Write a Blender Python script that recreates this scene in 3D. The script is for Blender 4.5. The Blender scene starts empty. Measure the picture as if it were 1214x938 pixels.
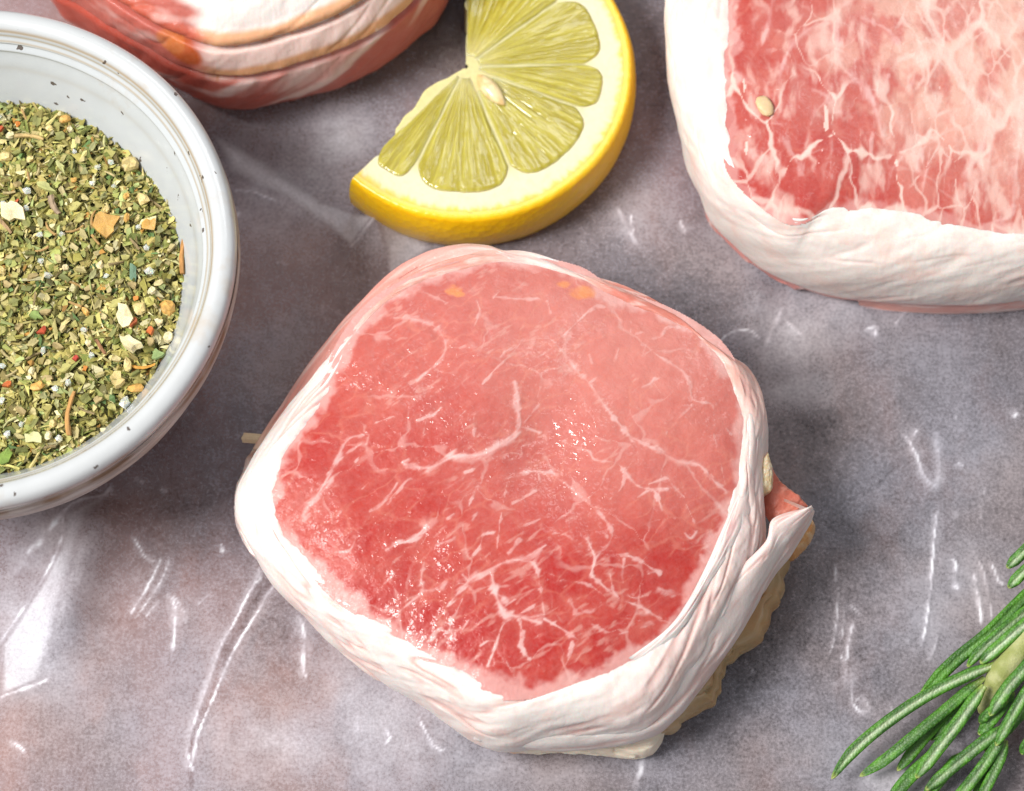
import bpy, math, random
import numpy as np
from mathutils import Vector

random.seed(7)
rng = np.random.default_rng(7)
S = bpy.context.scene
COL = S.collection
R_ = math.radians

# ------------------------------------------------------------------ camera
TILT, DIST, WID = R_(20), 0.45, 0.17
cam_pos = np.array([0, -math.sin(TILT), math.cos(TILT)]) * DIST
cd = bpy.data.cameras.new('camera')
cam = bpy.data.objects.new('camera', cd)
COL.objects.link(cam)
cam.location = cam_pos
cam.rotation_euler = (TILT, 0, 0)
cd.sensor_width = 36
cd.lens = 36 * DIST / WID
cd.clip_start, cd.clip_end = 0.01, 20
cd.dof.use_dof = True
cd.dof.focus_distance = DIST - 0.025
cd.dof.aperture_fstop = 19
S.camera = cam

# ------------------------------------------------------------------ light
wd = bpy.data.worlds.new('World')
S.world = wd
wd.use_nodes = True
wd.node_tree.nodes['Background'].inputs[0].default_value = (0.93, 0.96, 1.0, 1)
wd.node_tree.nodes['Background'].inputs[1].default_value = 0.40


def area(name, loc, target, size, power, color):
    l = bpy.data.lights.new(name, 'AREA')
    l.shape = 'RECTANGLE'
    l.size, l.size_y = size
    l.energy = power
    l.color = color
    o = bpy.data.objects.new(name, l)
    COL.objects.link(o)
    o.location = loc
    o.rotation_euler = (Vector(target) - Vector(loc)).to_track_quat('-Z', 'Y').to_euler()
    return o


area('window_light', (-0.50, -0.11, 0.70), (0, 0, 0), (0.30, 0.30), 10.7, (1.0, 0.985, 0.96))
area('ceiling_bounce_light', (0.12, 0.62, 0.95), (0, 0.02, 0), (0.5, 0.3), 2.2, (0.95, 0.98, 1.0))  # lamp added in place of ceiling bounce, for sheen from the back

S.view_settings.view_transform = 'Standard'
S.view_settings.look = 'None'
S.view_settings.exposure = 0.0
S.view_settings.gamma = 1.0
S.view_settings.use_curve_mapping = False

# ------------------------------------------------------------------ helpers
PX = WID / 1214          # metres per photo pixel in the focal plane


def at(P, z=0.0):
    """photo pixels -> the point at height z that they look at"""
    P = np.asarray(P, float).reshape(-1, 2)
    u = (P[:, 0] - 607) * PX
    v = -(P[:, 1] - 469) * PX
    f = -cam_pos / DIST
    up = np.array([0, math.cos(TILT), math.sin(TILT)])
    d = f * DIST + u[:, None] * np.array([1., 0, 0]) + v[:, None] * up
    z = np.broadcast_to(np.asarray(z, float), (len(P),))
    k = (z - cam_pos[2]) / d[:, 2]
    return cam_pos + d * k[:, None]


def zz(pts, ox, oy, s):
    return [(ox + x / s, oy + y / s) for x, y in pts]


TAB = rng.random((8, 256, 256))


def vnoise(x, y, seed=0):
    t = TAB[seed % 8]
    x = np.asarray(x, float) + 37.3 * seed
    y = np.asarray(y, float) + 11.7 * seed
    xi, yi = np.floor(x).astype(int), np.floor(y).astype(int)
    fx, fy = x - xi, y - yi
    fx = fx * fx * (3 - 2 * fx)
    fy = fy * fy * (3 - 2 * fy)
    a = t[xi % 256, yi % 256]
    b = t[(xi + 1) % 256, yi % 256]
    c = t[xi % 256, (yi + 1) % 256]
    d = t[(xi + 1) % 256, (yi + 1) % 256]
    return (a * (1 - fx) + b * fx) * (1 - fy) + (c * (1 - fx) + d * fx) * fy


def fbm(x, y, seed=0, o=4, g=0.5):
    s, a, n = 0, 1.0, 0
    for i in range(o):
        s = s + a * vnoise(x * 2 ** i, y * 2 ** i, seed + i)
        n += a
        a *= g
    return s / n


def worley(x, y, seed=0):
    """distance to the nearest and second nearest jittered point, and the cell's random value"""
    t1, t2, t3 = TAB[seed % 8], TAB[(seed + 3) % 8], TAB[(seed + 5) % 8]
    x, y = np.asarray(x) + 64.5, np.asarray(y) + 64.5
    xi, yi = np.floor(x).astype(int), np.floor(y).astype(int)
    d1, d2, idv = np.full(x.shape, 9.), np.full(x.shape, 9.), np.zeros(x.shape)
    for i in (-1, 0, 1):
        for j in (-1, 0, 1):
            a, b = (xi + i) % 256, (yi + j) % 256
            d = np.hypot(xi + i + t1[a, b] - x, yi + j + t2[a, b] - y)
            n = d < d1
            d2 = np.where(n, d1, np.minimum(d2, d))
            idv = np.where(n, t3[a, b], idv)
            d1 = np.where(n, d, d1)
    return d1, d2, idv


def sstep(a, b, x):
    t = np.clip((x - a) / (b - a), 0, 1)
    return t * t * (3 - 2 * t)


def mix(a, b, f):
    return np.asarray(a) * (1 - f)[..., None] + np.asarray(b) * f[..., None]


def dense(P, n=12, closed=False):
    """Catmull-Rom through the points"""
    P = np.asarray(P, float)
    k = len(P)
    out = []
    for i in range(k if closed else k - 1):
        if closed:
            p0, p1, p2, p3 = P[(i - 1) % k], P[i], P[(i + 1) % k], P[(i + 2) % k]
        else:
            p0, p1, p2, p3 = P[max(i - 1, 0)], P[i], P[i + 1], P[min(i + 2, k - 1)]
        for t in np.linspace(0, 1, n, endpoint=False):
            out.append(0.5 * (2 * p1 + (p2 - p0) * t + (2 * p0 - 5 * p1 + 4 * p2 - p3) * t * t + (3 * p1 - p0 - 3 * p2 + p3) * t ** 3))
    if not closed:
        out.append(P[-1])
    return np.array(out)


def near_line(X, Y, L, maxd):
    """distance of every point to a polyline, and the position along it (0-1); inf past maxd"""
    D = np.full(X.shape, np.inf)
    T = np.zeros(X.shape)
    n = len(L) - 1
    for i in range(n):
        (ax, ay), (bx, by) = L[i][:2], L[i + 1][:2]
        m = (X > min(ax, bx) - maxd) & (X < max(ax, bx) + maxd) & (Y > min(ay, by) - maxd) & (Y < max(ay, by) + maxd)
        if not m.any():
            continue
        x, y = X[m] - ax, Y[m] - ay
        dx, dy = bx - ax, by - ay
        t = np.clip((x * dx + y * dy) / (dx * dx + dy * dy + 1e-18), 0, 1)
        d = np.hypot(x - t * dx, y - t * dy)
        old = D[m]
        w = d < old
        D[m] = np.where(w, d, old)
        T[m] = np.where(w, (i + t) / n, T[m])
    return D, T


def mesh_np(name, V, F, mat, parent=None, attrs=None, smooth=True):
    V = np.asarray(V, np.float32)
    F = np.asarray(F, np.int32)
    me = bpy.data.meshes.new(name)
    k = F.shape[1]
    me.vertices.add(len(V))
    me.vertices.foreach_set('co', V.ravel())
    me.loops.add(F.size)
    me.loops.foreach_set('vertex_index', F.ravel())
    me.polygons.add(len(F))
    me.polygons.foreach_set('loop_start', np.arange(0, F.size, k, dtype=np.int32))
    me.polygons.foreach_set('loop_total', np.full(len(F), k, np.int32))
    me.update(calc_edges=True)
    me.polygons.foreach_set('use_smooth', np.full(len(F), smooth))
    for nm, A in (attrs or {}).items():
        A = np.asarray(A, np.float32)
        if A.ndim == 2:
            a = me.attributes.new(nm, 'FLOAT_COLOR', 'POINT')
            a.data.foreach_set('color', np.c_[A, np.ones(len(A), np.float32)].astype(np.float32).ravel())
        else:
            a = me.attributes.new(nm, 'FLOAT', 'POINT')
            a.data.foreach_set('value', A)
    me.materials.append(mat)
    o = bpy.data.objects.new(name, me)
    COL.objects.link(o)
    if parent:
        o.parent = parent
        o.matrix_parent_inverse = parent.matrix_world.inverted()
    return o


def grid_faces(nu, nv, wrap_u=False, wrap_v=False):
    iu = np.arange(nu if wrap_u else nu - 1)
    iv = np.arange(nv if wrap_v else nv - 1)
    U, V = np.meshgrid(iu, iv, indexing='ij')
    U2, V2 = (U + 1) % nu, (V + 1) % nv
    return np.stack([U * nv + V, U2 * nv + V, U2 * nv + V2, U * nv + V2], -1).reshape(-1, 4)


def thing(name, label, cat, loc=(0, 0, 0), group=None):
    o = bpy.data.objects.new(name, None)
    COL.objects.link(o)
    o.location = loc
    o.empty_display_size = 0.005
    o['label'], o['category'] = label, cat
    if group:
        o['group'] = group
    bpy.context.view_layer.update()
    return o


def tag(o, label, cat, group=None):
    o['label'], o['category'] = label, cat
    if group:
        o['group'] = group
    return o


# ------------------------------------------------------------------ materials
class NT:
    def __init__(s, name):
        s.m = bpy.data.materials.new(name)
        s.m.use_nodes = True
        s.t = s.m.node_tree
        s.t.nodes.clear()
        s.out = s.n('ShaderNodeOutputMaterial')

    def n(s, kind, **kw):
        x = s.t.nodes.new(kind)
        for k, v in kw.items():
            if k.startswith('i_'):
                key = k[2:].replace('_', ' ')
                s.set(x, key, v)
            else:
                setattr(x, k, v)
        return x

    def set(s, x, key, v):
        i = x.inputs[int(key)] if str(key).isdigit() else x.inputs[key]
        if hasattr(v, 'links') or isinstance(v, bpy.types.NodeSocket):
            s.t.links.new(v, i)
        else:
            i.default_value = v

    def coord(s):
        return s.n('ShaderNodeTexCoord').outputs['Object']

    def attr(s, nm, fac=False):
        return s.n('ShaderNodeAttribute', attribute_name=nm).outputs['Fac' if fac else 'Color']

    def noise(s, scale, detail=3, rough=.5, vec=None, dist=0.0):
        x = s.n('ShaderNodeTexNoise', i_Scale=scale, i_Detail=detail, i_Roughness=rough, i_Distortion=dist)
        s.set(x, 'Vector', vec or s.coord())
        return x.outputs['Fac']

    def ramp(s, f, a, b, lo=0.0, hi=1.0):
        x = s.n('ShaderNodeMapRange')
        for k, v in ((0, f), (1, a), (2, b), (3, lo), (4, hi)):
            s.set(x, k, v)
        return x.outputs[0]

    def mixc(s, a, b, f, mode='MIX'):
        x = s.n('ShaderNodeMix', data_type='RGBA', blend_type=mode)
        s.set(x, 0, f)
        for k, v in ((6, a), (7, b)):
            s.set(x, k, v if not isinstance(v, tuple) else (*v[:3], 1))
        return x.outputs[2]

    def math(s, op, a, b=0.0, clamp=False):
        x = s.n('ShaderNodeMath', operation=op, use_clamp=clamp)
        s.set(x, 0, a)
        s.set(x, 1, b)
        return x.outputs[0]

    def bump(s, h, strength=.5, dist=.0005, normal=None):
        x = s.n('ShaderNodeBump', i_Strength=strength, i_Distance=dist, i_Height=h)
        if normal:
            s.set(x, 'Normal', normal)
        return x.outputs[0]

    def pbr(s, col, rough=.5, normal=None, **kw):
        p = s.n('ShaderNodeBsdfPrincipled')
        s.set(p, 'Base Color', col if not isinstance(col, tuple) else (*col[:3], 1))
        s.set(p, 'Roughness', rough)
        if normal:
            s.set(p, 'Normal', normal)
        for k, v in kw.items():
            s.set(p, k.replace('_', ' '), v)
        s.p = p
        return p.outputs[0]

    def done(s, sh):
        s.t.links.new(sh, s.out.inputs[0])
        return s.m


def mat_meat(name, rough=.36, bump=.5, sss=.3, wet=.25):
    t = NT(name)
    c = t.attr('col')
    n1 = t.noise(1400, 4, .6)
    n2 = t.noise(350, 3, .55)
    c = t.mixc(c, (1, .90, .88), t.ramp(n1, .3, .8, 0, .05))
    c = t.mixc(c, (.8, .62, .6), t.ramp(n2, .45, .8, 0, .35), 'MULTIPLY')
    b = t.bump(t.noise(900, 4, .6), bump, .0003)
    b2 = t.bump(n2, bump * .35, .0006, b)
    rg = t.ramp(n2, .3, .7, rough - .08, rough + .12)
    wm = t.attr('wet', True)
    gl = t.bump(t.noise(420, 3, .55), .8, .0008)
    sh = t.pbr(c, rg, b2, Subsurface_Weight=sss, Subsurface_Radius=(1.0, .42, .3), Subsurface_Scale=.0012, Specular_IOR_Level=.22,
               Coat_Weight=t.math('ADD', t.math('MULTIPLY', wm, .7), wet, True), Coat_Roughness=.07, Coat_Normal=gl)
    return t.done(sh)


M_LEAN = mat_meat('lean_meat', .36, .5, .22, .12)
M_FAT = mat_meat('pork_fat', .45, .25, .5, .08)


def mat_col(name, rough=.5, sss=0, bs=1200, bump=.3, coat=0, rad=(1, .8, .3), scale=.001, **kw):
    t = NT(name)
    c = t.attr('col')
    n = t.noise(bs, 4, .6)
    c = t.mixc(c, (.72, .70, .66), t.ramp(n, .45, .85, 0, .5), 'MULTIPLY')
    b = t.bump(n, bump, .0003)
    d = dict(Coat_Weight=coat, Coat_Roughness=.12)
    if sss:
        d.update(Subsurface_Weight=sss, Subsurface_Radius=rad, Subsurface_Scale=scale)
    d.update(kw)
    return t.done(t.pbr(c, rough, b, **d))


# ------------------------------------------------------------------ setting: tabletop and wax paper
def build_table():
    t = NT('stained_lit_board')
    c = t.coord()
    mp = t.n('ShaderNodeMapping', i_Vector=c, i_Scale=(1, .55, 1))
    v = mp.outputs[0]
    a = t.noise(38, 4, .6, v)
    b = t.noise(90, 4, .6, v)
    sx = t.n('ShaderNodeSeparateXYZ')
    t.set(sx, 0, t.coord())
    dn = t.n('ShaderNodeVectorMath', operation='DISTANCE')
    t.set(dn, 0, t.coord())
    t.set(dn, 1, (.026, .047, 0))
    warm = t.math('MAXIMUM', t.ramp(sx.outputs[0], .03, -.05), t.ramp(dn.outputs['Value'], .022, .004, 0, .9))  # warm left side; round patch paints light passed through the lemon
    pat = t.mixc((.048, .042, .045), (.26, .115, .085), warm)
    col = t.mixc(t.mixc((.020, .017, .019), (.095, .050, .043), warm), pat, t.ramp(a, .38, .62))
    col = t.mixc(col, (.34, .13, .07), t.math('MULTIPLY', t.ramp(b, .54, .72, 0, .6), t.ramp(warm, 0, 1, .35, 1)))
    col = t.mixc(col, (.16, .15, .16), t.ramp(t.noise(60, 3, .5, v), .60, .75, 0, .7))
    M = t.done(t.pbr(col, .6, t.bump(b, .3, .0005)))
    a = 0.6
    V = [(x, y, z) for z in (-.0025, -.03) for x, y in ((-a, -a), (a, -a), (a, a), (-a, a))]
    F = [(0, 1, 2, 3), (7, 6, 5, 4), (0, 4, 5, 1), (1, 5, 6, 2), (2, 6, 7, 3), (3, 7, 4, 0)]
    o = mesh_np('tabletop', V, F, M, smooth=False)
    o['kind'] = 'structure'


build_table()

A3 = (0, 560, 2.48)
A4 = (200, 640, 3.035)
A5 = (780, 350, 2.68)
A2 = (950, 620, 2.95)
A6 = (230, 130, 4.186)
A7 = (400, 0, 3.027)
# creases of the wax paper: (points, width px, strength, ridge height mm)
CREASES = [
    (zz([(20, 300), (50, 290), (110, 210), (180, 130)], *A3), 6, .8, .7),
    (zz([(0, 500), (60, 415), (130, 312), (172, 232), (188, 170), (182, 122)], *A3), 2.5, .9, .3),
    (zz([(0, 662), (60, 640), (110, 622), (150, 605)], *A3), 2.5, .7, .3),
    (zz([(182, 122), (235, 85), (300, 70), (330, 40)], *A3), 3, .5, .5),
    (zz([(390, 185), (415, 230), (435, 255), (460, 265)], *A3), 1.5, .9, .2),
    (zz([(475, 255), (440, 330), (385, 420)], *A3), 1.8, .9, .3),
    (zz([(500, 255), (470, 330), (400, 430)], *A3), 1.4, .8, .2),
    (zz([(470, 375), (430, 425)], *A3), 1.2, .6, .2),
    (zz([(490, 350), (515, 400), (515, 470), (508, 520)], *A3), 2, .9, .25),
    (zz([(510, 365), (540, 410), (545, 440)], *A3), 1.5, .9, .25),
    (zz([(25, 790), (60, 808), (75, 825)], *A3), 1.4, .9, .2),
    (zz([(580, 390), (620, 350)], *A3), 1.2, .4, .2),
    (zz([(470, 50), (490, 60)], *A3), 1.4, .8, .2),
    (zz([(650, 210), (655, 235)], *A3), 2.5, 1, .3),
    (zz([(330, 115), (290, 190), (240, 290), (190, 380), (150, 500), (100, 640), (70, 750), (80, 810), (90, 830)], *A4), 1.9, .95, .45),
    (zz([(380, 160), (320, 260), (250, 370), (210, 450), (165, 560), (130, 640), (100, 720), (85, 820)], *A4), 1.7, .95, .45),
    (zz([(325, 100), (330, 140), (310, 160)], *A4), 2.5, .8, .4),
    (zz([(470, 265), (487, 330), (485, 440), (495, 500)], *A4), 2.6, .8, .4),
    (zz([(780, 680), (795, 710), (780, 735)], *A4), 1.5, .8, .2),
    (zz([(900, 640), (940, 720), (975, 755), (1000, 750)], *A4), 1.6, .7, .25),
    (zz([(850, 745), (880, 735)], *A4), 1.6, .6, .2),
    (zz([(685, 600), (680, 720)], *A4), 1.5, .25, .1),
    ([(762, 885), (760, 910), (754, 940)], 4, .7, .4),
    (zz([(190, 150), (235, 120), (290, 115), (320, 140)], *A5), 1.6, .8, .3),
    (zz([(345, 160), (370, 100), (400, 40)], *A5), 3, .4, .4),
    (zz([(410, 85), (450, 125)], *A5), 2.4, .8, .3),
    (zz([(660, 110), (695, 103), (692, 130)], *A5), 2.8, .9, .3),
    (zz([(750, 95), (800, 40)], *A5), 2, .6, .3),
    (zz([(780, 440), (800, 470), (825, 520), (850, 580), (880, 605), (895, 570), (890, 500), (885, 440)], *A5), 1.8, .85, .3),
    (zz([(825, 425), (805, 470), (828, 520)], *A5), 1.8, .8, .3),
    (zz([(950, 538), (970, 540)], *A5), 2, .7, .2),
    (zz([(1040, 610), (1028, 660), (1030, 720)], *A5), 1.6, .5, .3),
    (zz([(945, 685), (952, 705)], *A5), 2.2, .8, .2),
    (zz([(1130, 388), (1145, 372)], *A5), 2.6, .8, .3),
    (zz([(955, 340), (945, 400)], *A5), 1.6, .3, .2),
    (zz([(475, -40), (470, 0), (460, 100), (455, 200), (440, 330), (420, 430)], *A2), 1.9, .9, .4),
    (zz([(520, 125), (540, 140), (538, 200), (548, 230), (530, 212)], *A2), 2.4, .85, .3),
    (zz([(605, 180), (620, 260), (632, 355)], *A2), 1.9, .9, .35),
    (zz([(600, 90), (640, 180), (660, 280), (665, 340)], *A2), 1.8, .45, .3),
    (zz([(665, 140), (690, 200), (710, 215)], *A2), 1.6, .7, .3),
    (zz([(485, 370), (460, 450), (445, 480)], *A2), 2.4, .6, .3),
    (zz([(118, 150), (126, 230), (125, 300), (112, 420), (85, 490)], *A2), 1.3, .55, .35),
    (zz([(145, 170), (150, 300), (140, 410)], *A2), 1.3, .45, .35),
    (zz([(170, 285), (210, 325)], *A2), 1.5, .6, .2),
    (zz([(180, 350), (165, 420), (155, 480), (155, 600)], *A2), 1.4, .6, .25),
    (zz([(180, 500), (180, 620), (210, 660), (240, 655), (215, 610), (185, 625)], *A2), 1.8, .75, .25),
    (zz([(135, 465), (160, 480), (165, 420)], *A2), 1.4, .7, .2),
    (zz([(105, 560), (130, 565)], *A2), 1.8, .7, .2),
    (zz([(215, 615), (290, 695)], *A2), 4, .3, .3),
    (zz([(370, 420), (380, 400)], *A2), 1.5, .3, .2),
    (zz([(310, 640), (325, 665)], *A2), 1.6, .6, .2),
    (zz([(190, 400), (290, 420), (350, 440), (410, 460)], *A6), 1.8, .6, .3),
    (zz([(210, 540), (225, 510)], *A6), 1.8, .5, .3),
    (zz([(410, 760), (460, 775)], *A6), 1.5, .3, .2),
    (zz([(775, 700), (830, 640), (905, 575)], *A6), 2.5, .45, .2),
    (zz([(820, 640), (840, 630)], *A6), 2, .8, .2),
    (zz([(1000, 745), (1025, 790), (1045, 830), (1072, 872)], *A7), 4, .75, .4),
    (zz([(1050, 770), (1072, 872)], *A7), 1.6, .7, .3),
    (zz([(880, 850), (885, 890)], *A7), 1.5, .5, .2),
    ([(806, 262), (812, 276)], 3, .9, .2),
    ([(160, 565), (170, 575)], 1.4, .5, .2),
    ([(880, 780), (895, 800)], 1.2, .4, .2),
]
# broad milky wax patches: (x, y, rx, ry, strength)
MILK_AND_SHADE = [
    (75, 690, 45, 95, .30), (40, 800, 60, 40, .22), (30, 600, 50, 30, .25), (10, 740, 30, 60, .25),
    (400, 165, 48, 42, .36), (470, 290, 45, 22, .45), (435, 240, 60, 18, .18), (290, 190, 80, 40, .10), (250, 300, 60, 16, .14),  # first patch paints a pale reflection on the sheet
    (930, 400, 60, 55, .36), (945, 462, 45, 30, .34), (1000, 370, 70, 40, .26), (880, 300, 70, 40, .22), (760, 250, 50, 50, .22),
    (330, 880, 110, 50, .26), (260, 780, 60, 40, .14), (480, 860, 80, 70, .30), (410, 820, 50, 60, .24), (90, 870, 90, 60, .10),
    (340, 215, 90, 90, .26), (325, 420, 60, 90, .14), (960, 590, 60, 80, -.25), (905, 790, 65, 60, -.20), (880, 420, 30, 40, -.05), (150, 720, 170, 190, .05), (1130, 680, 55, 60, .18), (1100, 730, 40, 60, .18), (1000, 900, 70, 40, .16), (1060, 920, 40, 30, .4), (1180, 720, 40, 50, .16),  # first two lighten the bowl's shadow; negative ones darken the chop's shadow
    (620, 915, 140, 30, .18), (1170, 560, 60, 60, .12), (1090, 420, 90, 50, .12), (160, 700, 60, 60, .08), (200, 860, 60, 60, .05),
]


def build_paper():
    t = NT('wax_paper')
    c = t.coord()
    op, cr = t.attr('milk', True), t.attr('crease', True)
    fine = t.noise(1900, 3, .65)
    midn = t.noise(420, 4, .6)
    big = t.noise(48, 4, .6)
    o = t.math('ADD', t.ramp(fine, .3, .7, -.11, .11), t.ramp(midn, .3, .7, -.05, .05))
    o = t.math('ADD', o, t.ramp(big, .3, .7, -.045, .06))
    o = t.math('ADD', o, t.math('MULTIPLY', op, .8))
    o = t.math('ADD', o, .205)
    o = t.math('ADD', o, t.math('MULTIPLY', cr, .6), True)
    tint = t.mixc((.71, .67, .77), (.75, .63, .66), t.ramp(t.noise(32, 3, .5), .42, .6))
    tint = t.mixc(tint, (.86, .86, .90), t.math('MAXIMUM', t.math('MULTIPLY', op, 1.0, True), cr))
    b = t.bump(midn, .25, .0004)
    b = t.bump(fine, .3, .0002, b)
    sheet = t.pbr(tint, t.ramp(midn, .3, .7, .42, .6), b, Specular_IOR_Level=.5)
    tr = t.n('ShaderNodeBsdfTransparent', i_Color=(.9, .87, .86, 1))
    m = t.n('ShaderNodeMixShader')
    t.set(m, 0, o)
    t.t.links.new(tr.outputs[0], m.inputs[1])
    t.t.links.new(sheet, m.inputs[2])
    M = t.done(m.outputs[0])
    st = .00035
    xs = np.arange(-.125, .125, st)
    ys = np.arange(-.105, .125, st)
    X, Y = np.meshgrid(xs, ys, indexing='ij')
    Z = .0006 * (fbm(X * 60, Y * 60, 2, 3) - .5)
    cr = np.zeros_like(X)
    smear = np.zeros_like(X)
    for k, (P, w, stg, h) in enumerate(CREASES):
        L = dense(at(P), 6)
        L[:, :2] += np.random.default_rng(k).normal(0, .00005, (len(L), 2))
        w = w * PX * .8
        D, T = near_line(X, Y, L, w * 11)
        m = np.isfinite(D)
        x, y, d = X[m], Y[m], D[m]
        br = .15 + 1.5 * sstep(.25, .75, fbm(x * 420, y * 420, k, 2))
        wob = d + (fbm(x * 550, y * 550, k + 3, 2) - .5) * w * 1.5
        ends = sstep(0, .12, T[m]) * sstep(0, .12, 1 - T[m]) * .6 + .4
        g = stg * np.exp(-(np.maximum(wob, 0) / (w * .75)) ** 2) * np.clip(br, 0, 1.15) * ends
        cr[m] = np.maximum(cr[m], g)
        smear[m] = np.maximum(smear[m], .26 * stg * np.exp(-(d / (w * 5)) ** 2) * ends * fbm(x * 300, y * 300, k + 1, 3) * 1.6)
        Z[m] += h * .001 * .5 * np.exp(-(d / (w * 1.5)) ** 2) * ends
    milk = smear.copy()
    for k, (px, py, rx, ry, s_) in enumerate(MILK_AND_SHADE):
        c0 = at([(px, py)])[0]
        q = ((X - c0[0]) / (rx * PX)) ** 2 + ((Y - c0[1]) / (ry * PX * 1.06)) ** 2
        m = q < 7
        e = np.exp(-q[m] * .9) * (.55 + .9 * fbm(X[m] * 260, Y[m] * 260, k, 4))
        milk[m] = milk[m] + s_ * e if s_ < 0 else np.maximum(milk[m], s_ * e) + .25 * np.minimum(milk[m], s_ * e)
    # facets of doubled folds, whitened to paint the light they catch: (outline px, strength, edge px)
    for P, sg, soft in ((zz([(0, 505), (60, 418), (130, 314), (172, 234), (190, 170), (184, 122), (250, 95), (310, 60), (318, 110), (275, 190), (240, 330), (200, 450), (150, 602), (60, 640), (0, 662)], *A3), .58, 8),
                        (zz([(560, 435), (700, 470), (900, 560), (905, 577), (830, 645), (778, 702), (640, 560)], *A6), .60, 8),
                        (zz([(905, 577), (1000, 590), (1210, 690), (1120, 740), (955, 850), (948, 720)], *A6), .50, 8),
                        (zz([(40, 60), (420, 250), (800, 540), (780, 702), (560, 560), (400, 455), (290, 420), (150, 330)], *A6), .70, 25)):
        L = at(P)[:, :2]
        L = np.r_[L, L[:1]]
        D, T = near_line(X, Y, L, .02)
        ins = np.zeros(X.shape, bool)
        for i in range(len(L) - 1):
            (ax, ay), (bx, by) = L[i], L[i + 1]
            ins ^= ((ay > Y) != (by > Y)) & (X < (bx - ax) * (Y - ay) / (by - ay + 1e-15) + ax)
        D = np.where(np.isfinite(D), D, .02)
        g = np.where(ins, sstep(0, soft * PX, D), 0) * (.55 + .75 * fbm(X * 150, Y * 150, 3, 3))
        if sg > .5:      # soft towards the ridge on its right
            L2 = dense(at(zz([(318, 110), (275, 190), (240, 330), (200, 450), (150, 602)], *A3)), 6)
            D2, _ = near_line(X, Y, L2, .03)
            g = g * sstep(0, .0035, np.where(np.isfinite(D2), D2, .03))
        milk = np.maximum(milk, sg * g)
    # the clear sliver between the twin creases in front of the chop
    L = dense(at(zz([(355, 140), (305, 225), (245, 330), (200, 415), (157, 530), (115, 640), (85, 735), (80, 840), (78, 900)], *A4)), 6)
    D, T = near_line(X, Y, L, 14 * PX)
    m = np.isfinite(D)
    hw = (9 - 6.5 * T[m]) * PX
    milk[m] -= .13 * (1 - sstep(hw * .75, hw * 1.1, D[m]))
    # standing fold at the lower left: a facet that rises to a soft ridge
    L = dense(at(zz([(330, 70), (290, 170), (255, 260), (215, 370), (178, 480), (150, 600)], *A3)), 8)
    D, T = near_line(X, Y, L, .014)
    m = np.isfinite(D)
    Z[m] += .0042 * np.exp(-(D[m] / .0042) ** 2) * sstep(0, .2, T[m]) * sstep(0, .35, 1 - T[m])
    # fold by the lemon: a peak with facets
    for P, h, w in (([(446, 267), (420, 300), (385, 345), (340, 400)], .0013, .0030), ([(300, 228), (350, 255), (414, 298)], .0010, .0022),
                    ([(446, 267), (455, 300), (460, 330)], .0013, .0022), ([(446, 267), (400, 238), (360, 225)], .0008, .0028), ([(446, 267), (520, 300)], .0008, .0035),
                    ([(245, 590), (180, 690), (140, 760)], .0006, .003), ([(900, 350), (890, 410)], .0012, .003), ([(1000, 360), (940, 440)], .0012, .004)):
        D, T = near_line(X, Y, dense(at(P), 6), w * 3)
        m = np.isfinite(D)
        Z[m] += h * np.maximum(0, 1 - D[m] / (w * 1.8)) ** 1.3 * (1 - .8 * T[m])
    V = np.stack([X, Y, Z], -1).reshape(-1, 3)
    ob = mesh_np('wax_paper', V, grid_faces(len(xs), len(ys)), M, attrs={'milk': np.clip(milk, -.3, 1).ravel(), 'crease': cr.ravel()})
    tag(ob, 'crinkled translucent wax paper sheet with white crease marks under all the food', 'wax paper')


build_paper()


# ------------------------------------------------------------------ meat
def polar(c, W, n):
    """radius of a closed outline (world xy) at n even angles round c"""
    a = np.arctan2(W[:, 1] - c[1], W[:, 0] - c[0])
    r = np.hypot(W[:, 0] - c[0], W[:, 1] - c[1])
    i = np.argsort(a)
    th = np.linspace(-math.pi, math.pi, n, endpoint=False)
    return th, np.interp(th, a[i], r[i], period=2 * math.pi)


def angles_of(P, c):
    return np.arctan2(P[:, 1] - c[1], P[:, 0] - c[0])


def outline(P, c, zf, n=1400, closed=True):
    """photo outline -> radius by angle; zf(angle) is the height of the silhouette there"""
    W = at(P, .012)
    for _ in range(3):
        W = at(P, zf(angles_of(W, c)))
    return polar(c, dense(W[:, :2], 12, True), n)[1]


def by_angle(th, table):
    """smooth table [(deg, value or colour)] looked up by angle"""
    a = np.array([x[0] for x in table], float)
    v = np.array([x[1] for x in table], float)
    i = np.argsort(a)
    d = np.degrees(th)
    if v.ndim == 1:
        return np.interp(d, a[i], v[i], period=360)
    return np.stack([np.interp(d, a[i], v[i][:, k], period=360) for k in range(v.shape[1])], -1)


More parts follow.
